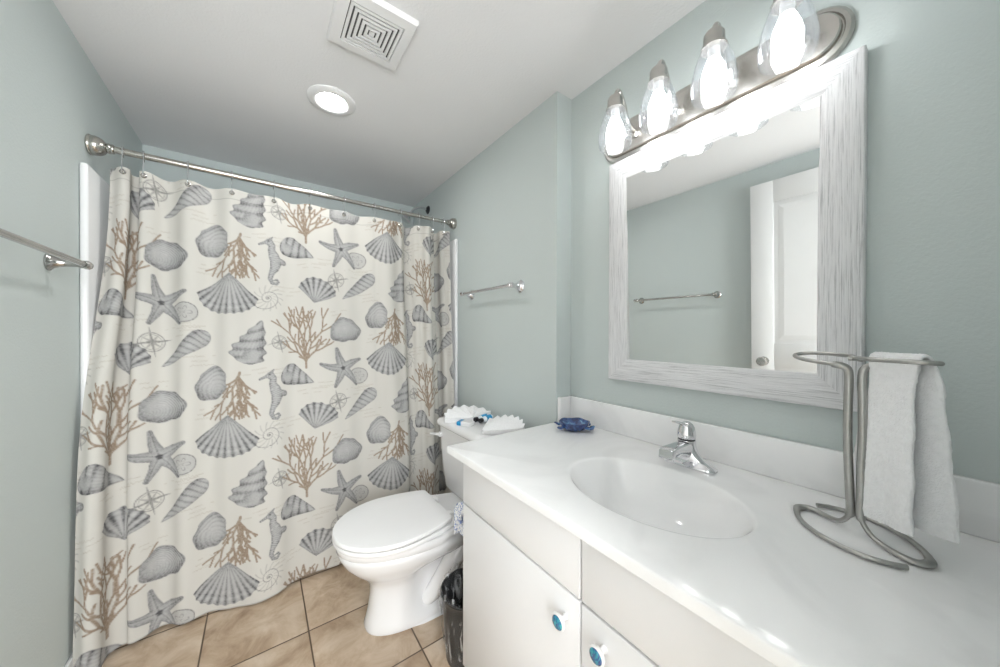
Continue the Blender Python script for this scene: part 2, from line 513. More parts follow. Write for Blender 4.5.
# ------------------------------------------------------------------ tub alcove
g = G()
Xa, Xb, Y0 = XL+.022, XT-.022, 1.805
g.box((XL+.0006, Y0, .001), (Xa, YB-.001, 1.774), .009, 3).box((Xb, Y0+.03, .001), (XT-.0006, YB-.001, 1.762), .009, 3).box((Xa-.004, YB-.022, .30), (Xb+.004, YB-.001, 1.762), .006, 2)
tag(g.build('tub_surround', 'acrylic', None, 40), 'glossy white wall surround showing beside the curtain edges', 'shower surround')
g = G()
lo, hi = (Xa+.002, 1.865), (Xb-.002, YB-.024)


def rr(x0, y0, x1, y1, r, z, n=8):
    out = []
    for cx, cy, a in ((x1-r, y1-r, 0), (x0+r, y1-r, PI/2), (x0+r, y0+r, PI), (x1-r, y0+r, 1.5*PI)):
        out += [(cx+r*math.cos(a+PI/2*k/n), cy+r*math.sin(a+PI/2*k/n), z) for k in range(n+1)]
    return out


g.rings([rr(lo[0], lo[1], hi[0], hi[1], .01, 0.0), rr(lo[0], lo[1], hi[0], hi[1], .01, .355), rr(lo[0]+.01, lo[1]+.01, hi[0]-.01, hi[1]-.01, .02, .37),
         rr(lo[0]+.07, lo[1]+.07, hi[0]-.07, hi[1]-.05, .12, .37), rr(lo[0]+.09, lo[1]+.09, hi[0]-.10, hi[1]-.07, .13, .34),
         rr(lo[0]+.13, lo[1]+.13, hi[0]-.2, hi[1]-.11, .12, .09), rr(lo[0]+.2, lo[1]+.2, hi[0]-.3, hi[1]-.18, .09, .07)])
tag(g.build('bathtub', 'acrylic', None, 40), 'white alcove bathtub behind the shower curtain', 'bathtub')

# ------------------------------------------------------------------ curtain rod
YR, ZR = 1.89, CAMH+.690
t = thing('curtain_rod', 'brushed metal shower curtain rod spanning between the side walls', 'curtain rod', (XL, YR, ZR))
G().tube([(XL+.04, YR, ZR), (.30, YR, ZR)], .0125, 20).tube([(.29, YR, ZR), (XT-.03, YR, ZR)], .0108, 20).build('rod', 'rod', t)
prof = [(.034, 0), (.0365, .003), (.0365, .007), (.0345, .010), (.0350, .018), (.0325, .028), (.027, .037), (.019, .044), (.0155, .046), (.0185, .049), (.0190, .054), (.0165, .057), (.0175, .060), (.0165, .064), (.012, .066)]
G().lathe(prof, (XL+.0005, YR, ZR), (1, 0, 0)).build('end_flange', 'rod', t)
G().lathe([(r*.95, z*.8) for r, z in prof], (XT-.0005, YR, ZR), (-1, 0, 0)).build('end_flange', 'rod', t)
# ================================================================== the printed curtain
RES = .70/480; PS, PZ = .70, 422*RES        # repeat of the print (half drop), raster step of one repeat


def make_print():
    W, Hh = 480, 422
    img = np.zeros((Hh, W, 3)); img[:] = (.635, .617, .572)
    rng = np.random.RandomState(5)
    INK = np.array((.095, .094, .098)); TAN = np.array((.30, .225, .165)); SEP = np.array((.42, .37, .30))
    sm = lambda a, b, x: np.clip((x-a)/(b-a), 0, 1)**2*(3-2*np.clip((x-a)/(b-a), 0, 1))
    # soft noise for the engraved look
    nz = rng.rand(Hh, W); n2 = nz.copy()
    for _ in range(2):
        n2 = (n2+np.roll(n2, 1, 0)+np.roll(n2, -1, 0)+np.roll(n2, 1, 1)+np.roll(n2, -1, 1))/5
    n2 = (n2-n2.mean())/n2.std()
    n3 = np.zeros((Hh, W))
    for k in (3, 5, 7):
        for _ in range(4):
            a, b = rng.randint(-k, k+1, 2); ph = rng.rand()*6.28
            yy, xx = np.mgrid[0:Hh, 0:W]
            n3 += np.sin(2*PI*(a*xx/W+b*yy/Hh)+ph)
    n3 /= n3.std()

    def put(ds, dz, rad, fn, ang=0., ink=INK, mir=False):
        """fn(x, y) -> darkness 0..1 and cover 0..1 (how much of the cloth it replaces), y up, metres"""
        ca, sa = math.cos(ang), math.sin(ang)
        for i in (-1, 0, 1):
            for k in (-3, -2, -1, 0, 1, 2, 3):
                cx, cy = ds+i*PS, dz+i*PZ/2+k*PZ
                x0, x1 = int((cx-rad)/RES), int((cx+rad)/RES)+1
                y0, y1 = int((cy-rad)/RES), int((cy+rad)/RES)+1
                x0, x1, y0, y1 = max(0, x0), min(W, x1), max(0, y0), min(Hh, y1)
                if x1 <= x0 or y1 <= y0: continue
                X, Y = np.meshgrid((np.arange(x0, x1)+.5)*RES-cx, (np.arange(y0, y1)+.5)*RES-cy)
                if mir: X = -X
                x = X*ca+Y*sa; y = -X*sa+Y*ca
                d, c = fn(x, y)
                d = 1.12*d*(1+.16*n2[y0:y1, x0:x1]*(d > .02))
                d = np.clip(d, 0, 1)[..., None]; c = np.clip(c, 0, 1)[..., None]
                pale = np.array((.545, .54, .53))
                sub = img[y0:y1, x0:x1]; sub[:] = sub*(1-c)+pale*c
                sub[:] = sub*(1-d)+np.array(ink)*d

    def cap(x, y, a, b, ra, rb):
        """signed distance to a tapered capsule and position along it"""
        bx, by = b[0]-a[0], b[1]-a[1]; L2 = bx*bx+by*by+1e-12
        t = np.clip(((x-a[0])*bx+(y-a[1])*by)/L2, 0, 1)
        return np.hypot(x-a[0]-t*bx, y-a[1]-t*by)-(ra+(rb-ra)*t), t

    def line(x, y, pts, wd):
        d = np.full(x.shape, 9.)
        for a, b in zip(pts[:-1], pts[1:]):
            d = np.minimum(d, cap(x, y, a, b, 0, 0)[0])
        return 1-sm(wd*.6, wd*1.4, d)

    def edge(d, wd=.0022):
        return 1-sm(wd*.4, wd*1.4, np.abs(d))

    def fan(R, half, n, dark=.5, rip=.02, ears=True):
        def f(x, y):
            yy = y-R*.5; r = np.hypot(x, yy)+1e-9; ph = np.arctan2(x, -yy)
            u = ph/half
            Rm = R*(1-.17*np.abs(u)**2.5)*(1+rip*np.cos(ph*n*2))
            d = np.maximum(r-Rm, (np.abs(u)-1)*half*np.maximum(r, .02))
            if not ears: d = np.maximum(r-Rm, (np.abs(u)-1)*half*np.maximum(r, .02))
            ear = np.maximum(np.abs(x)-R*.13, np.abs(yy+R*.03)-R*.045)+(0 if ears else 1)
            m = 1-sm(-.001, .001, np.minimum(d, ear))
            ribs = .5+.5*np.cos(ph*n*2)
            sh = .10+dark*.70*ribs**1.6*(.45+.55*sm(.2*R, .9*R, r))+.20*np.abs(u)**2+.10*np.cos(r/R*40)*sm(.5*R, R, r)
            sh = sh+.22*sm(.35*R, .0, r)
            return m*np.maximum(sh, .62*edge(d)), m
        return f

    def spire(L, wmax, bands, slant=.5, dark=.5, power=.8, mouth=True, ridge=.0):
        """pointed spiral shell along +x from its round end at -L/2 to the tip at +L/2"""
        def f(x, y):
            t = (x+L/2)/L; tc = np.clip(t, 0, 1)
            wd = wmax*np.where(tc < .22, np.sqrt(np.clip(1-((.22-tc)/.22)**2, 0, 1)), (1-(tc-.22)/.78)**power)
            wd = wd*(1+ridge*np.cos(tc**.8*bands*2*PI))
            d = np.abs(y)-wd; d = np.where((t < 0) | (t > 1), np.maximum(d, .01), d)
            m = 1-sm(-.001, .0012, d)
            v = np.clip(y/(wd+1e-6), -1, 1)
            st = .5+.5*np.cos(2*PI*(tc**.8*bands+slant*v*.5))
            sh = .10+dark*(.28*(1-np.sqrt(np.clip(1-v*v, 0, 1)))*2+.55*st**3)+.12*(.5+.5*np.cos(v*26))+.16*sm(.1, -.9, v)
            if mouth:
                q = ((x+L*.30)/(L*.17))**2+((y+wmax*.25)/(wmax*.55))**2
                sh = sh*sm(.3, 1.2, q)+(1-sm(.3, 1.2, q))*(.22+.45*sm(-.3, .6, v))
            return m*np.maximum(sh, .6*edge(d)), m
        return f

    def clam(a, b, n, dark=.5, cx=-.6):
        """broad oval shell with growth lines curving round one end"""
        def f(x, y):
            th = np.arctan2(y, x)
            q = np.hypot(x/a, y/b)/(1+.06*np.cos(3*th+1)+.035*np.cos(7*th))
            d = (q-1)*min(a, b); m = 1-sm(-.001, .001, d)
            r = np.hypot(x/a-cx, (y/b+.25)*1.15)
            ln = .5+.5*np.cos(r*n*2*PI+1.5*np.sin(th*3))
            sh = .08+dark*(.60*ln**1.8*(.35+.65*sm(.2, 1.6, r)))+.28*sm(.55, 1, q)+.20*sm(.2, -.8, y/b)
            return m*np.maximum(sh, .6*edge(d)), m
        return f

    def star(R):
        def f(x, y):
            th = np.arctan2(y, x); d = np.hypot(x, y)-R*.26; tt = np.zeros_like(x); vv = np.full(x.shape, 9.)
            for k in range(5):
                a = PI/2+k*2*PI/5+(.12, -.1, .08, -.12, .05)[k]; L = R*(1, .95, .9, 1.0, .92)[k]
                mid = (math.cos(a+.06)*L*.55, math.sin(a+.06)*L*.55); tip = (math.cos(a)*L, math.sin(a)*L)
                d1, t1 = cap(x, y, (0, 0), mid, R*.235, R*.15); d2, t2 = cap(x, y, mid, tip, R*.15, R*.075)
                d = np.minimum(d, np.minimum(d1, d2))
                ax = np.minimum(np.abs(-x*math.sin(a)+y*math.cos(a))+9*(x*math.cos(a)+y*math.sin(a) < 0), 9)
                vv = np.minimum(vv, ax)
            m = 1-sm(-.001, .001, d)
            dots = .5+.5*np.cos(x*1150)*np.cos(y*1150)
            sh = .14+.30*sm(-.018, 0, d)+.22*dots**2+.28*(1-sm(.001, .004, vv))
            sh = sh+.5*(1-sm(.006, .014, np.hypot(x, y)))
            return m*np.maximum(sh*.95, .6*edge(d)), m
        return f

    def coral(segs):
        def f(x, y):
            d = np.full(x.shape, 9.)
            for a, b, ra, rb in segs:
                d = np.minimum(d, cap(x, y, a, b, ra, rb)[0])
            m = 1-sm(-.0008, .0012, d)
            return m*(.80+.2*sm(-.003, 0, d)), m*0
        return f

    def grow(seed, h, spread, lean=0.):
        rg = random.Random(seed); segs = []

        def br(x, y, a, ln, r, dep, home):
            """a branch that bends back towards upright and forks"""
            px, py = x, y
            for k in range(3):
                a += rg.uniform(-.13, .13)+(home*.4-a)*.10
                qx, qy = px+math.sin(a)*ln/3, py+math.cos(a)*ln/3
                segs.append(((px, py), (qx, qy), r, r*.95)); px, py = qx, qy
                if dep > 0 and k < 2 and rg.random() < .42:
                    o = rg.choice((-1, 1))*rg.uniform(.45, .8)
                    br(px, py, a+o, ln*rg.uniform(.35, .6), r*.85, dep-2, a+o)
            if dep <= 0: return
            o = rg.uniform(.28, .5)
            br(px, py, a+o, ln*rg.uniform(.70, .95), r*.92, dep-1, a+o)
            br(px, py, a-o*rg.uniform(.6, 1.1), ln*rg.uniform(.70, .95), r*.92, dep-1, a-o)
        R0 = .0036
        br(0, -h/2, lean, h*.13, R0*1.2, 0, lean)
        y0 = -h/2+h*.10
        for a0, l0 in ((lean-.08, .27), (lean-spread*.5, .25), (lean+spread*.55, .26), (lean-spread*1.25, .17), (lean+spread*1.3, .18)):
            br(0, y0, a0, h*l0, R0, 3 if abs(a0-lean) < spread*.9 else 2, a0)
        return segs

    def horse(x, y):
        pts = [(-.036, .070), (-.020, .076), (-.004, .080), (.006, .066), (.004, .046), (.012, .024), (.020, .000), (.014, -.026), (.004, -.048), (-.001, -.068),
               (.006, -.086), (.020, -.090), (.027, -.080), (.022, -.071), (.014, -.075)]
        rr_ = [.004, .0055, .013, .0115, .012, .018, .020, .015, .010, .008, .006, .005, .0042, .0036, .003]
        d = np.full(x.shape, 9.); s = np.zeros_like(x); acc = 0
        for i in range(len(pts)-1):
            dd, t = cap(x, y, pts[i], pts[i+1], rr_[i], rr_[i+1])
            ln = math.dist(pts[i], pts[i+1])
            s = np.where(dd < d, acc+t*ln, s); d = np.minimum(d, dd); acc += ln
        fin, _ = cap(x, y, (.030, .01), (.044, .004), .010, .012); d = np.minimum(d, fin)
        crown, _ = cap(x, y, (.0, .09), (.008, .100), .006, .002); d = np.minimum(d, crown)
        m = 1-sm(-.001, .001, d)
        sh = .12+.42*(.5+.5*np.cos(s*900))**2+.30*sm(-.010, 0, d)+.8*(1-sm(.0018, .0035, np.hypot(x+.006, y-.083)))
        return m*np.maximum(sh*.9, .55*edge(d)), m

    def compass(R):
        def f(x, y):
            r = np.hypot(x, y); th = np.arctan2(y, x)
            d = .8*edge(r-R*.62, .0016)+.6*edge(r-R*.50, .0012)
            for k in range(8):
                a = k*PI/4+.2; L = R if k % 2 == 0 else R*.6
                q, t = cap(x, y, (0, 0), (math.cos(a)*L, math.sin(a)*L), R*.09, .0006)
                d = np.maximum(d, (1-sm(-.0005, .001, q))*(.7 if k % 2 == 0 else .5))
            return np.clip(d, 0, 1)*.75, r*0
        return f

    def nautilus(R):
        def f(x, y):
            r = np.hypot(x, y)+1e-6; th = np.arctan2(y, x)
            d = np.zeros_like(x)
            for k in range(-1, 4):
                rr2 = R*np.exp(-.17*(th+2*PI*k)+.0)*.62
                d = np.maximum(d, (1-sm(.0007, .0018, np.abs(r-rr2)))*(r < R))
            ch = (.5+.5*np.cos(th*14+r*130))**14*.6*(r < R)*(r > R*.3)
            return .6*np.maximum(d, ch), r*0
        return f

    def dollar(R):
        def f(x, y):
            r = np.hypot(x, y*1.15); th = np.arctan2(y, x)
            m = 1-sm(R-.001, R+.001, r)
            pet = edge(r-R*.62*np.abs(np.cos(2.5*th)), .0022)*(r < R*.66)
            return m*(.08+.10*(.5+.5*np.cos(x*1300)*np.cos(y*1300))+.4*pet)+.55*edge(r-R), m*.6
        return f

    def script(wd, rows, seed):
        rg = np.random.RandomState(seed); fq = rg.uniform(.8, 1.3, rows); ph = rg.rand(rows)*9

        def f(x, y):
            d = np.zeros_like(x)
            for k in range(rows):
                xx = x-.03*rg.rand(1)[0]*0; yc = (rows/2-k)*.0185+.14*x*.6
                amp = .0042*(.5+.5*np.sin(xx*95*fq[k]+ph[k])*np.sin(xx*37+ph[k]))
                cu = yc+amp*np.sin(xx*760*fq[k]+ph[k]*3+2*np.sin(xx*140))
                gap = (np.sin(xx*62*fq[k]+ph[k]) > -.72)
                d = np.maximum(d, (1-sm(.0005, .0019, np.abs(y-cu)))*gap*(np.abs(xx) < wd/2*(.72+.28*math.cos(k*2+seed))))
            return d*.55, d*0
        return f

    C0 = .06                               # the coral's place across the repeat
    P = lambda a: C0+a
    # faint handwriting first, the shells printed over it
    for i, (a, b) in enumerate(((.03, .33), (.30, .19), (.15, .10), (.33, -.03), (.52, .14), (.62, -.11), (.08, -.255), (.26, -.30), (.45, .22), (.60, .12), (.24, .335))):
        put(P(a), b, .085, script(.13, 2+(i % 2), i), ink=SEP)
    put(P(.14), .277, .07, compass(.060)); put(P(.59), .27, .06, compass(.050))
    put(P(.545), -.14, .065, nautilus(.060)); put(P(.245), -.215, .06, dollar(.047))
    put(P(.0), .0, .20, coral(grow(11, .33, .5, .03)), .04, TAN)
    put(P(.432), .035, .16, coral(grow(23, .22, .5, .0)), PI-.12, TAN)
    put(P(-.03), -.205, .10, spire(.155, .052, 5, .7, .75), -.45)
    put(P(.055), .215, .12, fan(.128, .92, 13, .95, .02, False), PI-.22)
    put(P(.18), .02, .11, clam(.075, .062, 8, .55), .1)
    put(P(.165), -.175, .13, star(.105), .15)
    put(P(.25), .25, .13, spire(.215, .037, 9, .9, .5, .75, False), PI+.72)
    put(P(.345), .10, .10, clam(.055, .074, 4, .42, .55), -.35)
    put(P(.40), -.125, .15, fan(.178, .84, 19, .78, .015, False), -.06)
    put(P(.49), .28, .13, spire(.200, .062, 5, .9, .62, .7, True, .12), 1.25)
    put(P(.555), .03, .14, lambda x, y: horse(x*.86, y*.86))
    return np.clip(img, 0, 1)


PRINT = make_print()


def print_at(s, z):
    """colour of the cloth at flat position s (across) and z (height); arrays"""
    c = np.floor(s/PS); x = s-c*PS
    y = np.mod(z-c*PZ/2, PZ)
    Hh, W = PRINT.shape[:2]; out = 0
    for ox in (-.25, .25):
        for oy in (-.25, .25):
            out = out+PRINT[np.mod((y/RES+oy*1.6).astype(int), Hh), np.clip((x/RES+ox*1.6).astype(int), 0, W-1)]
    return out/4
# ------------------------------------------------------------------ shower curtain: cloth, eyelets, hooks
HOOKX = [-.426, -.370, -.242, -.099, .055, .203, .358, .511, .656, .765, .855, .929]
HS = [.06+.155*k for k in range(12)]
SW = 1.825                              # flat width of the cloth
ZT, ZB = 1.812, .012


def cloth_path(ds=.003):
    """the top line of the cloth seen from above: flat position -> x, y offset"""
    s = np.arange(0, SW+ds/2, ds); x = np.zeros_like(s); y = np.zeros_like(s)
    kn_s = [0]+HS+[SW]; kn_x = [-.466]+HOOKX+[.962]
    sign = [-1, 1, 1, 1, -1, 1, -1, 1, -1, 1, -1, 1, -1]
    from_ratio = lambda r: 2*math.sqrt(max(0, 1-r))*(1+.18*(1-r))
    for i in range(len(kn_s)-1):
        a, b = kn_s[i], kn_s[i+1]; L = b-a; ratio = min(.985, (kn_x[i+1]-kn_x[i])/L)
        A = min(1.9, from_ratio(ratio))
        t = np.linspace(0, 1, 120); th = A*np.sin(2*PI*t)
        if i in (0, len(kn_s)-2): th = A*.6*np.sin(PI*t)
        cx = np.concatenate([[0], np.cumsum(np.cos((th[1:]+th[:-1])/2))]); cy = np.concatenate([[0], np.cumsum(np.sin((th[1:]+th[:-1])/2))])*L/119
        cx = kn_x[i]+cx/cx[-1]*(kn_x[i+1]-kn_x[i])
        if i == 0: cy = cy-cy[-1]
        m = (s >= a-1e-9) & (s <= b+1e-9); u = (s[m]-a)/L
        x[m] = np.interp(u, t, cx); y[m] = np.interp(u, t, cy)*sign[i]
    return s, x, y


def make_curtain():
    s, px, py = cloth_path(.003); n = len(s); R = 601
    t = np.linspace(0, 1, R)[:, None]                      # 0 top, 1 hem
    ss = s[None, :]; sm = lambda a, b, x: np.clip((x-a)/(b-a), 0, 1)**2*(3-2*np.clip((x-a)/(b-a), 0, 1))
    ztop = ZT-.010*np.sin(PI*np.mod(ss-.06, .155)/.155)**2
    z = ztop*(1-t)+(ZB+.006*np.sin(ss*9))*t
    push = .085*sm(.0, .80, t)+.012*sm(.8, 1, t)            # the tub rim pushes the cloth into the room
    wob = .020*np.sin(ss*2*PI/.62+.8+t*.5)*sm(.15, 1, t)+.010*np.sin(ss*2*PI/.31+1.9-t*1.1)*sm(.05, .8, t)
    # lower down neighbouring folds run together
    fold = (1-.38*sm(.05, .8, t)*(.25+.75*sm(.1, .4, ss)))*py[None, :]
    y = YR+fold-push-wob
    left = 1-sm(0, .30, ss)
    x = px[None, :]-.038*left*sm(.0, .6, t)+.004*np.sin(ss*19+t*3)*sm(.1, .6, t)
    x = x-.030*sm(1.45, SW, ss)*sm(.3, 1, t)*0
    y = y-.078*left*sm(.10, .62, t)
    V = np.stack([np.broadcast_to(x, z.shape), y, z], -1).reshape(-1, 3).astype(np.float32)
    idx = np.arange(R*n).reshape(R, n)
    q = np.stack([idx[:-1, :-1], idx[1:, :-1], idx[1:, 1:], idx[:-1, 1:]], -1).reshape(-1, 4).astype(np.int32)
    me = bpy.data.meshes.new('shower_curtain'); me.vertices.add(R*n); me.vertices.foreach_set('co', V.ravel())
    me.loops.add(q.size); me.loops.foreach_set('vertex_index', q.ravel())
    me.polygons.add(len(q)); me.polygons.foreach_set('loop_start', np.arange(0, q.size, 4, dtype=np.int32))
    me.update(calc_edges=True)
    me.polygons.foreach_set('use_smooth', np.ones(len(q), bool))
    zf = ZT-t*(ZT-ZB)
    S2, Z2 = np.broadcast_to(ss, z.shape), np.broadcast_to(zf, z.shape)
    c = print_at(S2-.05, Z2-1.167+PZ/2)
    hem = ((Z2 < ZB+.004) | (np.abs(Z2-(ZT-.045)) < .0016))[..., None]
    c = np.where(hem, c*.72, c)
    ca = me.attributes.new('print', 'FLOAT_COLOR', 'POINT')
    ca.data.foreach_set('color', np.concatenate([c, np.ones(c.shape[:2]+(1,))], -1).reshape(-1).astype(np.float32))
    me.materials.append(M['curtain'])
    o = bpy.data.objects.new('shower_curtain', me); COL.objects.link(o); attach(o, None)
    tag(o, 'cream fabric shower curtain printed with grey shells, starfish and tan coral', 'shower curtain')
    return o, s, px, py


curtain, cs, cpx, cpy = make_curtain()
ORD = ['first', 'second', 'third', 'fourth', 'fifth', 'sixth', 'seventh', 'eighth', 'ninth', 'tenth', 'eleventh', 'twelfth']
for k, hx in enumerate(HOOKX):
    gz = ZT-.020; gy = YR+.0
    G().lathe([(.0075, -.003), (.0095, -.0015), (.0095, .0015), (.0075, .003), (.0052, .0028), (.0052, -.0028), (.0075, -.003)], (hx, gy-.0035, gz), (0, 1, 0), 16, cap=(False, False)).build('eyelet', 'rod', curtain)
    yw = [(-.0, -.0), (.006, .004), (.0125, .020), (.0155, .045), (.015, .066)]
    pts = [(0, .014), (-.007, .0), (-.012, -.004), (-.014, .006), (-.0155, .024)]
    # a bent wire: through the eyelet, up the front of the rod, over it and down behind
    zr = ZR
    wire = [(hx, gy+.008, gz+.012), (hx, gy+.004, gz+.001), (hx, gy-.010, gz-.001), (hx, gy-.016, gz+.012), (hx+.002, gy-.0175, zr-.018),
            (hx+.002, gy-.0165, zr+.003), (hx+.001, gy-.010, zr+.0145), (hx, gy, zr+.0165), (hx-.001, gy+.011, zr+.0135), (hx-.002, gy+.0165, zr+.001), (hx-.002, gy+.0165, zr-.018)]
    h = G().tube(smoothpath(wire, 5), .0016, 8)
    for (dx, dy, dz_) in ((.002, -.0175, -.004), (.001, -.010, .0147), (-.001, .011, .0137)):
        h.lathe([(.0022, -.004), (.0034, -.002), (.0034, .002), (.0022, .004)], (hx+dx, gy+dy, zr+dz_), (.2, 0, 1) if abs(dy) > .015 else (0, 1, 0), 8)
    tag(h.build('curtain_hook', 'chrome'), '%s chrome wire curtain hook on the rod, counted from the left wall' % ORD[k], 'curtain hook', 'hooks along the curtain rod')

# ------------------------------------------------------------------ shower arm peeping over the rod
t = thing('shower_fixture', 'small dark chrome shower head on the alcove wall above the curtain', 'shower head', (XT, 2.30, 2.05))
G().lathe([(.030, 0), (.030, .004), (.020, .012), (.011, .018)], (XT-.0005, 2.30, 2.08), (-1, 0, 0)).build('wall_flange', 'dark', t)
G().tube(smoothpath([(XT-.005, 2.30, 2.08), (XT-.06, 2.30, 2.085), (XT-.11, 2.30, 2.06), (XT-.14, 2.30, 2.02)]), .0085).build('pipe', 'chrome', t)
G().lathe([(.010, 0), (.014, .01), (.014, .02), (.034, .045), (.036, .058), (.030, .060)], (XT-.14, 2.30, 2.02), (-.55, 0, -.83)).build('spray_head', 'chrome', t)

# ------------------------------------------------------------------ towel bars


def towel_bar(x, out, y0, y1, z, label, mat, over=.018, pr=.022):
    """wall bar along y at wall plane x, standing out by `out` (signed)"""
    s = 1 if out > 0 else -1
    t = thing('towel_bar', label, 'towel bar', (x, (y0+y1)/2, z-.03), 'chrome wall towel bars')
    G().tube([(x+out, y0-over, z), (x+out, y1+over, z)], .0085, 16).build('bar', mat, t)
    for y in (y0, y1):
        G().lathe([(pr+.004, 0), (pr+.004, .004), (pr, .008), (pr*.86, .011), (pr*.62, .022), (.0105, .036), (.0095, abs(out)-.014), (.012, abs(out)-.008), (.0125, abs(out)+.006), (.008, abs(out)+.0125)],
                  (x+s*.0003, y, z), (s, 0, 0), 28).build('post', mat, t)
        e = -1 if y == y0 else 1
        G().lathe([(.0092, 0), (.012, .002), (.0125, .008), (.008, .014), (0, .016)], (x+out, y+e*(over-.004), z), (0, e, 0), 18).build('finial', mat, t)


towel_bar(XL, .072, 1.012, 1.597, CAMH+.206, 'brushed chrome towel bar on the left wall, beside the curtain and in the mirror', 'towel_bar_metal')
towel_bar(XT, -.062, 1.225, 1.672, CAMH+.2175, 'bright chrome towel bar on the wall above the toilet tank', 'chrome', .012, .026)

# ------------------------------------------------------------------ ceiling fittings
cx, cy = .257, 1.612
t = thing('recessed_ceiling_light', 'round recessed ceiling light with white trim ring, lit', 'ceiling light', (cx, cy, ZC-.012))
G().lathe([(.0585, .011), (.0575, .005), (.061, .002), (.070, 0), (.090, .003), (.096, .008), (.096, .0118)], (cx, cy, ZC-.012), cap=(False, False), n=48).build('trim_ring', 'trim', t)
G().lathe([(0, .003), (.03, .0035), (.045, .0050), (.0575, .0085)], (cx, cy, ZC-.012), cap=(False, False), n=32).build('diffuser', 'lens', t)
vx0, vx1, vy0, vy1 = .186, .420, 1.032, 1.266
t = thing('ceiling_vent', 'square white ceiling exhaust vent with nested square louvres', 'vent', ((vx0+vx1)/2, (vy0+vy1)/2, ZC-.022))
vc = ((vx0+vx1)/2, (vy0+vy1)/2); sq = lambda h, z: [(vc[0]+a*h, vc[1]+b*h, z) for a, b in ((-1, -1), (1, -1), (1, 1), (-1, 1))]
hw = (vx1-vx0)/2
G().rings([sq(hw, ZC-.0005), sq(hw, ZC-.012), sq(hw-.004, ZC-.018), sq(hw-.034, ZC-.022), sq(hw-.0355, ZC-.0155)], (False, False)).build('frame', 'plastic', t, 20)
G().rings([sq(hw-.034, ZC-.0155), sq(hw-.034, ZC-.0165)]).build('slot_shade_sheet', 'grilledark', t, 20)  # dark sheet close behind the louvres stands in for their shade
g = G(); pitch_ = .0145
for k in range(6):
    h1 = hw-.0375-k*pitch_; h0 = h1-.0085
    if h0 < .008: break
    g.rings([sq(h1, ZC-.0215), sq(h0, ZC-.0220), sq(h0, ZC-.0166), sq(h1, ZC-.0166), sq(h1, ZC-.0215)], (False, False))
g.box((vc[0]-.008, vc[1]-.008, ZC-.0215), (vc[0]+.008, vc[1]+.008, ZC-.016), .001)
g.build('louvre_grille', 'plastic', t, 20)

# ------------------------------------------------------------------ vanity cabinet
FX, VY0, VY1, VB, VT, ZS = .530, -.035, .930, .105, .776, .628
MID = .4475
t = thing('vanity_cabinet', 'white flat fronted vanity cabinet under the marble top', 'vanity cabinet', ((FX+XV)/2, .45, 0))
g = G().box((FX+.019, VY1-.018, VB), (XV-.002, VY1, VT), .0008).box((FX+.019, VY0, VB), (XV-.002, VY0+.018, VT), .0008)
g.box((FX+.019, VY0+.018, VB), (XV-.002, VY1-.018, VB+.018)).box((XV-.010, VY0+.018, VB+.018), (XV-.002, VY1-.018, VT))
g.box((FX+.019, VY0+.018, VT-.03), (FX+.037, VY1-.018, VT)).box((FX+.019, VY0+.018, ZS-.03), (FX+.037, VY1-.018, ZS+.03)).box((FX+.019, MID-.025, VB+.018), (FX+.037, MID+.025, VT-.03))
g.build('carcass', 'cab', t)
G().box((FX+.075, VY0, .0005), (XV-.002, VY1-.004, VB)).build('toe_kick', 'cab', t)
G().box((FX+.019, YF+.002, .0005), (FX+.04, VY0-.001, VT)).build('filler_strip', 'cab', t)
for (y0, y1) in ((VY0+.002, MID-.0025), (MID+.0025, VY1)):
    G().box((FX, y0, ZS+.003), (FX+.0185, y1, VT-.002), .0018).build('drawer_front', 'cab', t)
for i, (y0, y1) in enumerate(((VY0+.002, MID-.0025), (MID+.0025, VY1))):
    d = G().box((FX, y0, VB), (FX+.0185, y1, ZS-.003), .0018).build('door', 'cab', t)
    ky, kz = ((.389, .578), (.487, .571))[i]
    kp = [(.0075, 0), (.006, .004), (.0055, .011), (.010, .015), (.0165, .019), (.018, .0225), (.0172, .0255), (.0140, .0265)]
    k = G().lathe(kp, (FX-.0003, ky, kz), (-1, 0, 0), 32, 0, (True, True))
    k.lathe([(.0142, .0262), (.0138, .0275), (.0105, .0295), (.005, .0305), (0, .0308)], (FX-.0003, ky, kz), (-1, 0, 0), 32, 1, (False, False))
    k.build('knob', ['plastic', 'cabochon'], d, 50, 'round white knob with a teal blue inlay')

# ------------------------------------------------------------------ marble top with its moulded basin
t = thing('vanity_countertop', 'white cultured marble vanity top with a moulded oval basin', 'countertop', (.8, .45, VT))
X0, X1, Y0c, Y1c = .502, XV-.0015, YF+.001, YS-.002
bcx, bcy, bax, bay = .765, .437, .158, .212
NA = 96
ang = [2*PI*k/NA for k in range(NA)]


def ell(f, z, g_=0., ox=0., oy=0.):
    return [(bcx+ox+(bax*f+g_)*math.cos(a), bcy+oy+(bay*f+g_)*math.sin(a), z) for a in ang]


def rect_ring(x0, x1, y0, y1, z):
    out = []
    for a in ang:
        c, s_ = math.cos(a)*bax, math.sin(a)*bay; k = 9.
        if c > 1e-9: k = min(k, (x1-bcx)/c)
        if c < -1e-9: k = min(k, (x0-bcx)/c)
        if s_ > 1e-9: k = min(k, (y1-bcy)/s_)
        if s_ < -1e-9: k = min(k, (y0-bcy)/s_)
        out.append([bcx+c*k, bcy+s_*k, z])
    for tx, ty in ((x0, y0), (x0, y1), (x1, y0), (x1, y1)):          # put a vertex on each corner
        j = min(range(NA), key=lambda q: (out[q][0]-tx)**2+(out[q][1]-ty)**2); out[j] = [tx, ty, z]
    return out


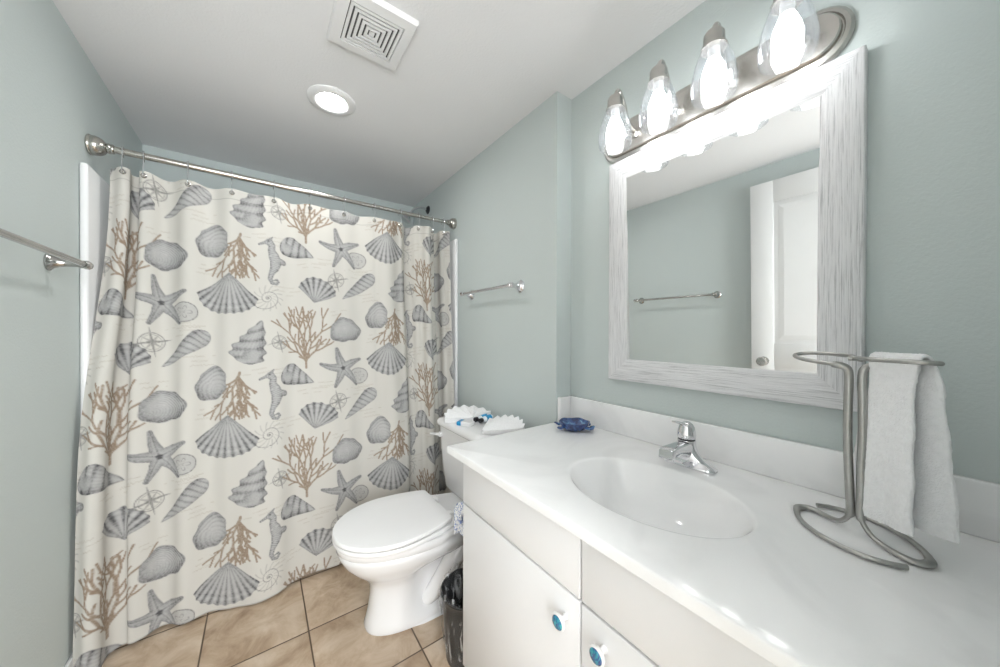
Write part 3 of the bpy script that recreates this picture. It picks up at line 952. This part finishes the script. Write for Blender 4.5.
prof = [(f, -.128*(1-f**2.9)**1.15, 0) for f in (.10, .16, .25, .35, .45, .54, .62, .70, .77, .83, .88, .92, .95, .972, .988)]+[(1.0, -.0010, .0), (1.0, -.0002, .004), (1.0, 0, .010)]
rs = [ell(f, CT+z, g_, .030*(1-f)) for f, z, g_ in prof]
rs += [rect_ring(X0+.0035, X1, Y0c, Y1c, CT), rect_ring(X0+.001, X1, Y0c, Y1c, CT-.001), rect_ring(X0, X1, Y0c, Y1c, CT-.0035), rect_ring(X0, X1, Y0c, Y1c, VT+.003), rect_ring(X0+.003, X1, Y0c, Y1c, VT+.0005),
       rect_ring(X0+.05, X1, Y0c, Y1c, VT+.0005)]
G().rings(rs, (True, False)).build('marble_slab', 'marble', t, 50, recalc=False)
G().box((XV-.021, Y0c, CT-.0005), (XV-.0012, Y1c, CT+.104), .004, 3).build('backsplash', 'marble', t)
G().box((XT+.004, Y1c-.019, CT-.0005), (XV-.0215, Y1c, CT+.104), .004, 3).build('side_splash', 'marble', t)
dx = bcx+.027
G().lathe([(.0, .002), (.012, .002), (.0125, .0015), (.020, .003), (.0225, .002), (.0225, 0)], (dx, bcy, CT-.1276), n=28).build('drain', 'chrome', t)
G().lathe([(.0, .006), (.010, .006), (.0125, .004), (.0125, .001)], (dx, bcy, CT-.126), n=24).build('drain_stopper', 'chrome', t)

# ------------------------------------------------------------------ faucet
fx, fy = .990, .4515
t = thing('faucet', 'chrome single lever faucet behind the basin', 'faucet', (fx, fy, CT))
def stad(lx, ly, z, n=40, e=2.6, ox=0.):
    return [(fx+ox+lx*math.copysign(abs(math.cos(2*PI*k/n))**(2/e), math.cos(2*PI*k/n)), fy+ly*math.copysign(abs(math.sin(2*PI*k/n))**(2/e), math.sin(2*PI*k/n)), CT+z) for k in range(n)]


G().rings([stad(.0285, .078, .0003), stad(.0295, .079, .003), stad(.0285, .078, .007), stad(.026, .074, .010), stad(.0225, .066, .014), stad(.021, .054, .020), stad(.021, .042, .028, e=2.3), stad(.021, .032, .040, e=2.1), stad(.0225, .026, .052, e=2),
           stad(.0235, .0240, .064, e=2), stad(.0235, .0235, .072, e=2), stad(.021, .021, .074, e=2)]).build('body', 'chrome', t, 40)
def sec(x, z, hw_, hh, n=24, e=3.2, tilt=0.):
    o = []
    for k in range(n):
        a = 2*PI*k/n; yy = hw_*math.copysign(abs(math.cos(a))**(2/e), math.cos(a)); zz = hh*math.copysign(abs(math.sin(a))**(2/e), math.sin(a))
        o.append((x+zz*tilt, fy+yy, CT+z+zz))
    return o


G().rings([sec(fx-.004, .046, .0225, .026), sec(fx-.022, .050, .0215, .022), sec(fx-.045, .055, .0205, .0165), sec(fx-.070, .0575, .020, .0140), sec(fx-.095, .0565, .0198, .0135, e=5, tilt=.1), sec(fx-.113, .0545, .0195, .0135, e=6, tilt=.12), sec(fx-.1165, .0543, .0180, .0118, e=6, tilt=.12)]).build('spout', 'chrome', t, 40)
G().lathe([(.0115, 0), (.0115, .010), (.009, .011)], (fx-.098, fy, CT+.0335), n=24).build('aerator', 'chrome', t)
h = G().lathe([(.0215, .0765), (.0235, .079), (.0240, .086), (.0232, .096), (.0205, .108), (.0155, .117), (.008, .1225), (0, .124)], (fx, fy, CT), n=32)
lev = smoothpath([(fx-.004, fy, CT+.112), (fx-.022, fy+.003, CT+.120), (fx-.040, fy+.006, CT+.126), (fx-.056, fy+.009, CT+.130)], 5)
h.tube(lev, [.012, .0118, .0112, .0108, .0102, .0098, .0094, .009, .0088, .0086, .0084, .0082, .008, .0078, .0076, .0070][:len(lev)], 14, 0, .42)
h.build('lever_handle', 'chrome', t, 45)
G().lathe([(.0222, .0735), (.0222, .0765)], (fx, fy, CT), n=28).build('collar', 'dark', t)

# ------------------------------------------------------------------ mirror
my0, my1, mz0, mz1, fwid = .1185, .776, 1.004, 1.811, .0775
t = thing('wall_mirror', 'rectangular wall mirror in a whitewashed wood frame above the vanity', 'mirror', (XV, (my0+my1)/2, mz0))
xf, xi = XV-.030, XV-.018


def rail(c, m):
    """mitred rail from four outer/inner corner points (y, z): outer a, outer b, inner b, inner a"""
    oa, ob, ib, ia = c
    mixp = lambda p, q, k: (p[0]+(q[0]-p[0])*k, p[1]+(q[1]-p[1])*k)
    def loop(f):
        prof = [(XV-.0008, 0), (xf+.004, 0), (xf+.001, .03), (xf, .07), (xf+.002, .55), (xf+.004, .90), (xf+.0075, .985), (XV-.0008, 1.)]
        return [(x, *mixp(f[0], f[1], k)) for x, k in prof]
    G().rings([loop((oa, ia)), loop((ob, ib))]).build('frame_rail', m, t, 30)


O = [(my0, mz0), (my1, mz0), (my1, mz1), (my0, mz1)]; q = fwid
I = [(my0+q, mz0+q), (my1-q, mz0+q), (my1-q, mz1-q), (my0+q, mz1-q)]
for k in range(4):
    k2 = (k+1) % 4
    rail((O[k], O[k2], I[k2], I[k]), 'grain_y' if k % 2 == 0 else 'grain_z')
gz0, gz1 = mz0+q-.004, mz1-q+.004                         # the glass hangs very slightly forward at the top
G().rings([[(xi+.0092, y, gz0), (xi-.0045, y, gz1), (xi-.0085, y, gz1), (xi+.0052, y, gz0)] for y in (my0+q-.004, my1-q+.004)]).build('mirror_glass', 'mirror', t, 0)

# ------------------------------------------------------------------ vanity light
LY = [.668, .521, .373, .2255]; LX = .955
t = thing('vanity_light', 'brushed nickel four bulb vanity light bar with seeded glass shades above the mirror', 'wall light', (XV, .4625, 1.80))
pz0, pz1, py0, py1 = 1.814, 1.958, .137, .812


def stadium(ins, x, n=14):
    r = (pz1-pz0)/2-ins; zc = (pz0+pz1)/2; y0, y1 = py0+ins+r, py1-ins-r
    return [(x, y1+r*math.sin(PI*k/n), zc+r*math.cos(PI*k/n)) for k in range(n+1)]+[(x, y0-r*math.sin(PI*k/n), zc-r*math.cos(PI*k/n)) for k in range(n+1)]


G().rings([stadium(0, XV-.0006), stadium(0, XV-.008), stadium(.006, XV-.014), stadium(.014, XV-.016), stadium(.0165, XV-.0125), stadium(.019, XV-.0135), stadium(.020, XV-.024), stadium(.023, XV-.027)]).build('backplate', 'nickel', t, 25)
for k, ly in enumerate(LY):
    arm = smoothpath([(XV-.026, ly, 1.885), (XV-.055, ly, 1.892), (XV-.080, ly, 1.915), (XV-.094, ly, 1.950), (XV-.112, ly, 1.974), (XV-.126, ly, 1.986), (XV-.138, ly, 1.976), (LX, ly, 1.946)], 6)
    G().tube(arm, .0075, 14).lathe([(.018, 0), (.018, .004), (.010, .008)], (XV-.027, ly, 1.885), (-1, 0, 0), 20).build('arm', 'nickel', t)
    G().lathe([(.011, .046), (.020, .043), (.024, .036), (.0255, .010), (.030, .004), (.030, 0), (.022, 0)], (LX, ly, 1.9155), n=28, cap=(True, True)).build('socket_cup', 'nickel', t, 40)
    G().lathe([(.026, .126), (.0282, .121), (.0358, .107), (.0434, .086), (.0496, .061), (.0530, .038), (.0537, .021), (.0520, .008), (.0501, 0), (.0487, .0003), (.0506, .009), (.0521, .021), (.0513, .038), (.0481, .061), (.0420, .085), (.0345, .105), (.0272, .118)], (LX, ly, 1.794), n=40, cap=(False, False)).build('glass_shade', 'glass', t, 60)
    G().lathe([(.0135, .030), (.0140, 0)], (LX, ly, 1.889), n=20).build('bulb_base', 'plastic', t)
    G().lathe([(.0140, .094), (.0192, .081), (.0253, .065), (.0287, .046), (.0287, .032), (.0253, .015), (.0172, .004), (.008, .0005), (0, 0)], (LX, ly, 1.796), n=20, cap=(True, False)).build('bulb', 'bulb', t, 60)
# ------------------------------------------------------------------ toilet
TY = 1.370
t = thing('toilet', 'white two piece toilet with closed lid beside the curtain', 'toilet', (.62, TY, 0))


def egg(f, b, w_, z, n=48, pw=2.25, back=3.0, yo=0.):
    """outline with a round front at x=f and a squarer back at x=b, half width w_"""
    mx = f+(b-f)*.50; o = []
    for k in range(n):
        a = 2*PI*k/n; c, s_ = math.cos(a), math.sin(a)
        e = pw if c < 0 else back
        x = mx+((mx-f) if c < 0 else (b-mx))*math.copysign(abs(c)**(2/e), c)
        o.append((x, TY+yo+w_*math.copysign(abs(s_)**(2/e), s_), z))
    return o


b_ = [(.338, .800, .108, .0005, 2.3, 4), (.335, .805, .112, .012, 2.3, 4), (.342, .802, .108, .032, 2.3, 4), (.352, .800, .100, .075, 2.4, 3.6), (.358, .805, .095, .13, 2.4, 3.2), (.356, .815, .096, .170, 2.4, 3.0), (.342, .825, .108, .198, 2.35, 3),
      (.315, .84, .130, .226, 2.3, 3), (.282, .86, .157, .258, 2.2, 3), (.256, .88, .176, .290, 2.15, 3), (.242, .90, .186, .318, 2.12, 3), (.238, .91, .188, .331, 2.12, 3), (.242, .91, .185, .338, 2.12, 3),
      (.233, .915, .190, .346, 2.12, 3), (.231, .92, .191, .366, 2.12, 3), (.235, .92, .188, .372, 2.12, 3)]
g = G()
# the rear of the rim runs on as a narrower deck under the tank
rs = [egg(*q[:4], 48, q[4], q[5]) for q in b_]
for r in rs:
    for i, (x, y, z) in enumerate(r):
        if x > .47:
            q_ = min(1, (x-.47)/.10); bl = min(1, max(0, (z-.03)/.05))*min(1, max(0, (.27-z)/.06))
            x, y, z = r[i] = (x, TY+(y-TY)*(1-.46*q_*q_*(3-2*q_)*bl), z)
        if x > .56:
            k = min(1, (x-.56)/.24); r[i] = (x, TY+(y-TY)*(1-.36*k*k*(3-2*k)*min(1, max(0, (z-.2)/.15))), z)
g.rings(rs)
# trapway bulging out on both sides
for sgn in (-1, 1):
    tw = smoothpath([(.545, TY+sgn*.045, .030), (.590, TY+sgn*.072, .075), (.640, TY+sgn*.082, .135), (.690, TY+sgn*.084, .195), (.745, TY+sgn*.080, .238), (.805, TY+sgn*.074, .245), (.850, TY+sgn*.068, .19), (.870, TY+sgn*.06, .08)], 6)
    g.tube(tw, [.026+.016*math.sin(PI*i/(len(tw)-1)) for i in range(len(tw))], 16)
    # foot flange along the floor
    g.rings([[(x, TY+sgn*y, z) for x, y, z in ((.43, .05, zz), (.47, .098-i*.008, zz), (.54, .116-i*.012, zz), (.66, .122-i*.014, zz), (.83, .115-i*.012, zz), (.87, .06, zz))] for i, zz in enumerate((.0006, .02, .045, .06))])
g.box((.70, TY-.105, .315), (.985, TY+.105, .371), .014, 3)
g.build('bowl', 'porcelain', t, 55)
for sgn in (-1, 1):
    G().lathe([(.015, 0), (.015, .008), (.011, .016), (0, .019)], (.69, TY+sgn*.113, .055), n=20).build('bolt_cap', 'porcelain', t)


def lid_ring(f, b, wf, wb, z, n=64):
    """toilet lid outline: round front, straight narrower back"""
    o = []; L = b-f
    for k in range(n):
        a = 2*PI*k/n; c, s_ = math.cos(a), math.sin(a)
        x = f+L*.5*(1+math.copysign(abs(c)**(2/(2.05 if c < 0 else 5)), c))
        u = (x-f)/L
        wv = wf*math.sqrt(max(0, 1-((.52-u)/.52)**2)) if u < .52 else wf+(wb-wf)*((u-.52)/.48)**1.7
        yy = wv*(1 if abs(s_) > .02 else abs(s_)/.02)
        e = min(1, (1-u)*L/.012) if u > .9 else 1
        o.append((x, TY+math.copysign(yy, s_)*(.93+.07*e) if abs(s_) > 1e-6 else TY, z))
    return o


SZ = -.0335
G().rings([lid_ring(.226, .668, .191, .145, .4065+SZ), lid_ring(.2215, .670, .194, .147, .412+SZ), lid_ring(.2215, .670, .194, .147, .419+SZ), lid_ring(.225, .668, .191, .145, .4235+SZ)]).build('seat_ring', 'seat', t, 40)
G().rings([lid_ring(.224, .650, .190, .143, .4255+.002+SZ), lid_ring(.2195, .652, .1935, .146, .430+.002+SZ), lid_ring(.2195, .652, .1935, .146, .437+.002+SZ), lid_ring(.223, .649, .190, .143, .4425+.002+SZ), lid_ring(.240, .643, .176, .135, .4445+.002+SZ), lid_ring(.30, .61, .11, .10, .446+.002+SZ)]).build('seat_lid', 'seat', t, 40)
for sgn in (-1, 1):
    G().box((.655, TY+sgn*.075-.018, .4055+SZ), (.684, TY+sgn*.075+.018, .430+SZ), .006, 3).build('hinge', 'seat', t)
# tank
tk = lambda x0, x1, w_, r, z: rr(x0, TY-w_, x1, TY+w_, r, z, 6)
G().rings([tk(.785, .985, .180, .03, .3715), tk(.772, .988, .188, .035, .39), tk(.760, .990, .192, .035, .48), tk(.750, .992, .197, .035, .59), tk(.745, .993, .199, .035, .703)]).build('tank', 'porcelain', t, 50)
G().rings([tk(.738, .995, .204, .03, .7045), tk(.733, .997, .208, .03, .710), tk(.733, .997, .208, .03, .727), tk(.740, .993, .202, .03, .737), tk(.758, .98, .185, .03, .741)]).build('tank_lid', 'porcelain', t, 50)
h = G().lathe([(.013, 0), (.013, .012), (.009, .015)], (.7475, TY+.160, .660), (-1, 0, 0), 20)
h.tube(smoothpath([(.731, TY+.160, .660), (.725, TY+.178, .660), (.722, TY+.205, .655), (.721, TY+.228, .651)], 5), [.0085]*16, 12, 0, .8)
h.build('flush_lever', 'porcelain', t, 50)

# ------------------------------------------------------------------ folded cloths and toiletries on the tank


def pleated(name, label, apex, dirs, r0_, r1, z0, n, dz, thick=.006, lift=0.):
    """a washcloth pleated into a fan: radial folds spreading from the apex"""
    A0, A1 = dirs; NA_, NR = n*6, 10
    top, bot = [], []
    rg = random.Random(n)
    for j in range(NR+1):
        u = j/NR; row, low = [], []
        for i in range(NA_+1):
            v = i/NA_; a = A0+(A1-A0)*v
            R = r0_+(r1*(1-.10*abs(2*v-1)**2+.02*math.cos(v*n*2*PI))-r0_)*u
            tri = abs(((v*n) % 1)*2-1)
            zz = z0+thick+dz*(.35+.65*tri)*(.35+.65*u)*(1-.35*(2*v-1)**2)+lift*math.sin(PI*v)*u
            row.append((apex[0]+R*math.cos(a), apex[1]+R*math.sin(a), zz)); low.append((apex[0]+R*math.cos(a), apex[1]+R*math.sin(a), z0+(lift*math.sin(PI*v)*u)*.0))
        top.append(row); bot.append(low[::-1])
    g = G(); g.rings([a+b for a, b in zip(top, bot)])
    return tag(g.build(name, 'towel', None, 40), label, 'washcloth', 'white washcloths on the toilet tank')


pleated('washcloth', 'white washcloth fanned out on the tank lid, nearest the curtain', (.845, 1.385), (.30, 2.75), .012, .150, .7412, 7, .018, .014, .020)
pleated('washcloth', 'white washcloth fanned out on the tank lid, nearest the vanity', (.762, 1.185), (-.55, .78), .012, .205, .7412, 7, .018, .013, .018)
for k, (x, y, a, lab) in enumerate(((.833, 1.352, .12, 'small toiletry bottle with a black cap lying on the tank, nearest the curtain'), (.842, 1.322, .22, 'small toiletry bottle with a black cap lying on the tank, nearest the vanity'))):
    ax = Vector((math.cos(a), math.sin(a), .04)).normalized(); z = .7575+(.010 if k else 0)*0
    t = thing('toiletry_bottle', lab, 'bottle', (x, y, z-.013), 'black capped toiletry bottles on the tank')
    at = lambda d: (x+ax[0]*d, y+ax[1]*d, z+ax[2]*d)
    G().lathe([(.0105, 0), (.0115, .001), (.0115, .017), (.0105, .0185)], at(0), ax, 20).build('cap', 'black', t)
    b0 = at(.0185)
    G().lathe([(.006, 0), (.0065, .004), (.013, .009), (.0145, .014), (.0145, .062), (.012, .066), (.0, .067)], b0, ax, 22, cap=(True, False)).build('bottle_body', 'bottle', t)
    b1 = at(.0185+.020)
    G().lathe([(.0148, 0), (.0148, .034)], b1, ax, 22, cap=(False, False)).build('paper_label', 'label', t)
t = thing('soap_packet', 'small wrapped soap with a blue end lying at the front of the tank lid', 'soap', (.775, 1.372, .7412))
g = G()
rot = lambda px_, py_, a, c: (c[0]+px_*math.cos(a)-py_*math.sin(a), c[1]+px_*math.sin(a)+py_*math.cos(a))


def slab(c, a, lx, ly, z0, z1, r=.004):
    rs = []
    for ins, z in ((.002, z0), (0, z0+.002), (0, z1-.003), (.003, z1)):
        rs.append([(*rot(px_, py_, a, c), z) for px_, py_, _ in rr(-lx+ins, -ly+ins, lx-ins, ly-ins, r, 0, 4)])
    return rs


SA, SCN = -1.0, (.785, 1.352)
G().rings(slab(SCN, SA, .036, .022, .7412, .759)).build('wrapper', 'plastic', t, 40)
G().rings(slab((SCN[0]-.027*math.cos(SA), SCN[1]-.027*math.sin(SA)), SA, .0115, .0226, .7411, .7597, .002)).build('blue_band', 'label', t, 40)

# ------------------------------------------------------------------ toilet paper on the side of the vanity
ry, rz, rx0, rx1 = .997, .545, .562, .665
t = thing('paper_holder', 'toilet paper holder on the side of the vanity facing the toilet', 'paper holder', ((rx0+rx1)/2, VY1, rz-.02))
for x in (rx0-.004+.006, rx1+.008):
    pass
G().box((rx1+.006, VY1+.0004, rz-.022), (rx1+.034, VY1+.006, rz+.022), .003).build('mount', 'chrome', t)
G().tube(smoothpath([(rx1+.018, VY1+.005, rz), (rx1+.019, VY1+.045, rz), (rx1+.015, ry, rz), (rx1-.01, ry, rz), (rx0-.004, ry, rz)], 5), .006, 12).build('arm', 'chrome', t)
g = G().lathe([(.0195, 0), (.052, 0), (.0545, .003), (.0545, rx1-rx0-.003), (.052, rx1-rx0), (.0195, rx1-rx0), (.0195, 0)], (rx0, ry, rz-.0132), (1, 0, 0), 40, cap=(False, False))
sh = []
for z, dy in ((rz+.0, .0), (rz-.03, -.0005), (rz-.07, .002), (rz-.094, .004)):
    sh.append([(rx0+.002, ry+.0552+dy, z), (rx1-.002, ry+.0552+dy, z), (rx1-.002, ry+.0562+dy, z), (rx0+.002, ry+.0562+dy, z)])
g.rings(sh)
tag(g.build('toilet_roll', 'print', None, 40), 'blue and white patterned toilet roll between the toilet and the vanity', 'toilet roll')

# ------------------------------------------------------------------ waste bin with its clear bag
bx, by = .622, 1.046
t = thing('waste_bin', 'small dark waste bin lined with a clear plastic bag beside the vanity', 'waste bin', (bx, by, 0))
BZ = .90
prof = [(.0, .001), (.080, .001), (.083, .006), (.087, .06), (.098, .235*BZ), (.101, .262*BZ), (.1035, .265*BZ), (.1035, .270*BZ), (.099, .271*BZ), (.095, .258*BZ), (.083, .02), (.0, .015)]
G().lathe(prof, (bx, by, 0), n=40, cap=(False, False)).build('bin_body', 'bin', t, 40)
rg = np.random.RandomState(3); NAb = 72
rs = []
for r, z, am in ((.0835, .012, .002), (.089, .055, .003), (.095, .115, .0035), (.1005, .18, .004), (.1055, .222, .004), (.1085, .243, .004), (.1095, .253, .005), (.103, .260, .007), (.097, .252, .007), (.091, .23, .006), (.085, .18, .005), (.079, .11, .005)):
    ph = rg.rand(4)*6.28
    rs.append([(bx+(r+am*(.5*math.sin(5*a+ph[0]*.3)+.5*math.sin(11*a+z*9)+.35*math.sin(23*a+ph[2]*.4)))*math.cos(a), by+(r+am*(.5*math.sin(5*a+ph[0]*.3)+.5*math.sin(11*a+z*9)+.35*math.sin(23*a+ph[2]*.4)))*math.sin(a),
                z+(am*1.1*math.sin(4*a+1)+am*.7*math.sin(9*a) if z > .215 else 0)) for a in [2*PI*k/NAb for k in range(NAb)]])
G().rings(rs, (False, False)).build('bin_liner', 'bag', t, 60, 'clear plastic bag folded over the rim')

# ------------------------------------------------------------------ blue dish
dcx, dcy = .985, .866
t = thing('trinket_dish', 'small cobalt blue glazed dish with curled flippers on the counter corner', 'dish', (dcx, dcy, CT))
th0 = -.72                                                # long axis turned to the room
da, db = Vector((math.cos(th0), math.sin(th0), 0)), Vector((-math.sin(th0), math.cos(th0), 0))
prof = [(.0, .006), (.018, .006), (.030, .0085), (.043, .017), (.0515, .028), (.0540, .0335), (.0555, .035), (.0575, .0335), (.0555, .026), (.048, .013), (.038, .004), (.030, .0008), (.0, .0008)]
NB = 48; rs = []
for r, z in prof:
    row = []
    for k in range(NB):
        a = 2*PI*k/NB; rim = max(0, (z-.010)/.024)
        q = r*(1+.018*math.cos(6*a)*rim); zz = z+rim*.0016*math.cos(5*a+.6)
        p = Vector((dcx, dcy, CT))+da*(q*1.02*math.cos(a))+db*(q*.90*math.sin(a)); row.append((p.x, p.y, p.z+zz))
    rs.append(row)
G().rings(rs, (False, False)).build('bowl', 'glaze', t, 50)
for a, L, dz_ in ((.42, .026, .016), (-.46, .030, .016), (PI-.46, .030, .017), (PI+.42, .026, .016)):
    d = da*math.cos(a)+db*math.sin(a); e = Vector((-d.y, d.x, 0)); P0 = Vector((dcx, dcy, CT+dz_))
    pts = [P0+d*(.040*1.0)+Vector((0, 0, .000)), P0+d*.052+Vector((0, 0, -.002)), P0+d*(.052+L*.4)+e*.004+Vector((0, 0, -.002)), P0+d*(.046+L*.7)+e*.010+Vector((0, 0, .002)), P0+d*(.046+L*.85)+e*.018+Vector((0, 0, .005))]
    sp = smoothpath([p[:] for p in pts], 4); m_ = len(sp)
    G().tube(sp, [.009+.004*math.sin(PI*i/(m_-1)) if i < m_-2 else .006 for i in range(m_)], 12, 0, .42).build('flipper', 'glaze', t, 50)

# ------------------------------------------------------------------ towel stand
ox, oy = .905, .110
t = thing('towel_stand', 'grey satin metal countertop towel stand with looped arms', 'towel stand', (ox, oy, CT))
z0 = CT+.0058
ux, uy = .476, .880; vx, vy = -.880, .476                 # along the arms, towards the room


def ap(u, v, z): return (ox+ux*u+vx*v, oy+uy*u+vy*v, z)


left = [ap(.0062, .002, CT+.075), ap(.0062, .001, CT+.038), (.914, .127, CT+.016), (.924, .140, CT+.0085), (.937, .158, z0), (.946, .174, z0), (.944, .188, z0), (.928, .196, z0), (.904, .192, z0), (.878, .182, z0), (.855, .166, z0), (.834, .142, z0), (.821, .114, z0), (.817, .086, z0), (.823, .062, z0), (.834, .043, z0)]
right = [(2*ox-x, 2*oy-y-.002, z) for x, y, z in left]
TOPZ = 1.1325




postA = [None, ap(.0080, .003, CT+.13), ap(.0090, .004, CT+.19), ap(.0085, .004, CT+.25), ap(.0070, .005, CT+.295), ap(.0085, .009, TOPZ-.019)]
loopA = [ap(.022, .019, TOPZ-.0135), ap(.050, .023, TOPZ-.011), ap(.080, .020, TOPZ-.008), ap(.101, .012, TOPZ-.004), ap(.108, .0, TOPZ), ap(.098, -.014, TOPZ+.003), ap(.070, -.022, TOPZ+.004), ap(.040, -.022, TOPZ+.003), ap(.016, -.014, TOPZ+.002), ap(.004, -.009, TOPZ-.002), ap(-.003, -.012, TOPZ-.004)]
A = left[::-1]+postA[1:]+loopA
rotp = lambda p: (2*ox-p[0], 2*oy-p[1], p[2])
postB = [None]+[rotp(p) for p in postA[1:]]
flat_z = lambda p: (p[0], p[1], TOPZ+(p[2]-TOPZ)*.25)
B = right[::-1]+postB[1:]+[flat_z(rotp(p)) for p in loopA]
for nm, pts, nl in (('wire_frame', A, len(left)), ('wire_frame', B, len(left))):
    sp = smoothpath(pts, 6); m_ = len(sp); rad, fl = [], []
    for i, p in enumerate(sp):
        k = i/6
        hgt = p[2]-CT
        onb = max(0., 1-max(0, hgt-.006)/.02)
        # the bar is broad where the base turns and in the uprights, thin in the arms
        endb = math.exp(-((k-9.0)/1.6)**2)*onb
        r = .0042+.0045*endb
        if hgt > .03 and hgt < .33: r = .0066
        if hgt >= .318: r = .0040
        rad.append(r); fl.append(1-.50*endb if onb > 0 else 1)
    G().tube(sp, rad, 14, 0, fl).build(nm, 'steel', t, 60)

# ------------------------------------------------------------------ hand towel over the near arm
def make_towel():
    R_, NU = 90, 44
    g = G(); outer, inner = [], []
    U0, U1 = -.006, -.112
    ru, rv = -.020, .0145                                  # the towel lies over both wires of the arm
    prof = []
    Lf, Lb, rr_ = .288, .288, .0092
    tot = Lf+PI*rr_+Lb
    verts = []
    for j in range(R_+1):
        d = tot*j/R_
        for i in range(NU+1):
            pass
    VC = -.022                                             # it hangs over the wire nearer the wall
    def pt(d, i, off):
        v = i/NU
        if d < Lf: h = Lf-d; side = 1; y_ = rr_+off; zz = TOPZ-h
        elif d > Lf+PI*rr_: h = d-Lf-PI*rr_; side = -1; y_ = -(rr_+off); zz = TOPZ-h
        else:
            a = (d-Lf)/rr_; h = 0; side = 0; y_ = (rr_+off)*math.cos(a); zz = TOPZ+(rr_+off)*math.sin(a)
        k = min(1, h/.26)
        m = .5+.5*max(-1, min(1, (d-Lf-PI*rr_/2)/.05))      # 0 on the front fall, 1 on the back fall
        ua = -.014*(1-m)-.012*m; ub = -.074*(1-m)-.092*m
        if side == 1:
            ua += .006*k; ub += -.003*k
            y_ += .006*k+.0035*math.sin(v*8+1)*k
        if side == -1:
            ua += .050*k; ub += -.012*k
            y_ += -.012*k*v-.004*k+.004*math.sin(v*10)*k
            zz += .012*k*(1-v)
        u = ua+(ub-ua)*v+.0012*math.sin(d*70+v*5)
        zz -= .003*math.sin(v*PI)*k
        return ap(u, VC+y_, zz)
    th = .0068
    for j in range(R_+1):
        d = tot*j/R_
        t_ = th*(.55+.45*min(1, min(j, R_-j)/2))
        o = [pt(d, i, t_/2*(1 if 0 < i < NU else .6)) for i in range(NU+1)]
        n_ = [pt(d, i, -t_/2*(1 if 0 < i < NU else .6)) for i in range(NU, -1, -1)]
        outer.append(o+n_)
    g.rings(outer)
    # terry pile: small jitter on the outside
    rg = np.random.RandomState(8); V = np.array(g.v); V += rg.normal(0, .00035, V.shape); g.v = [tuple(p) for p in V]
    o = g.build('hand_towel', 'towel', None, 70)
    o.data.attributes
    return o


tw = make_towel()
tag(tw, 'white terry hand towel hanging over the arm of the metal stand', 'hand towel')
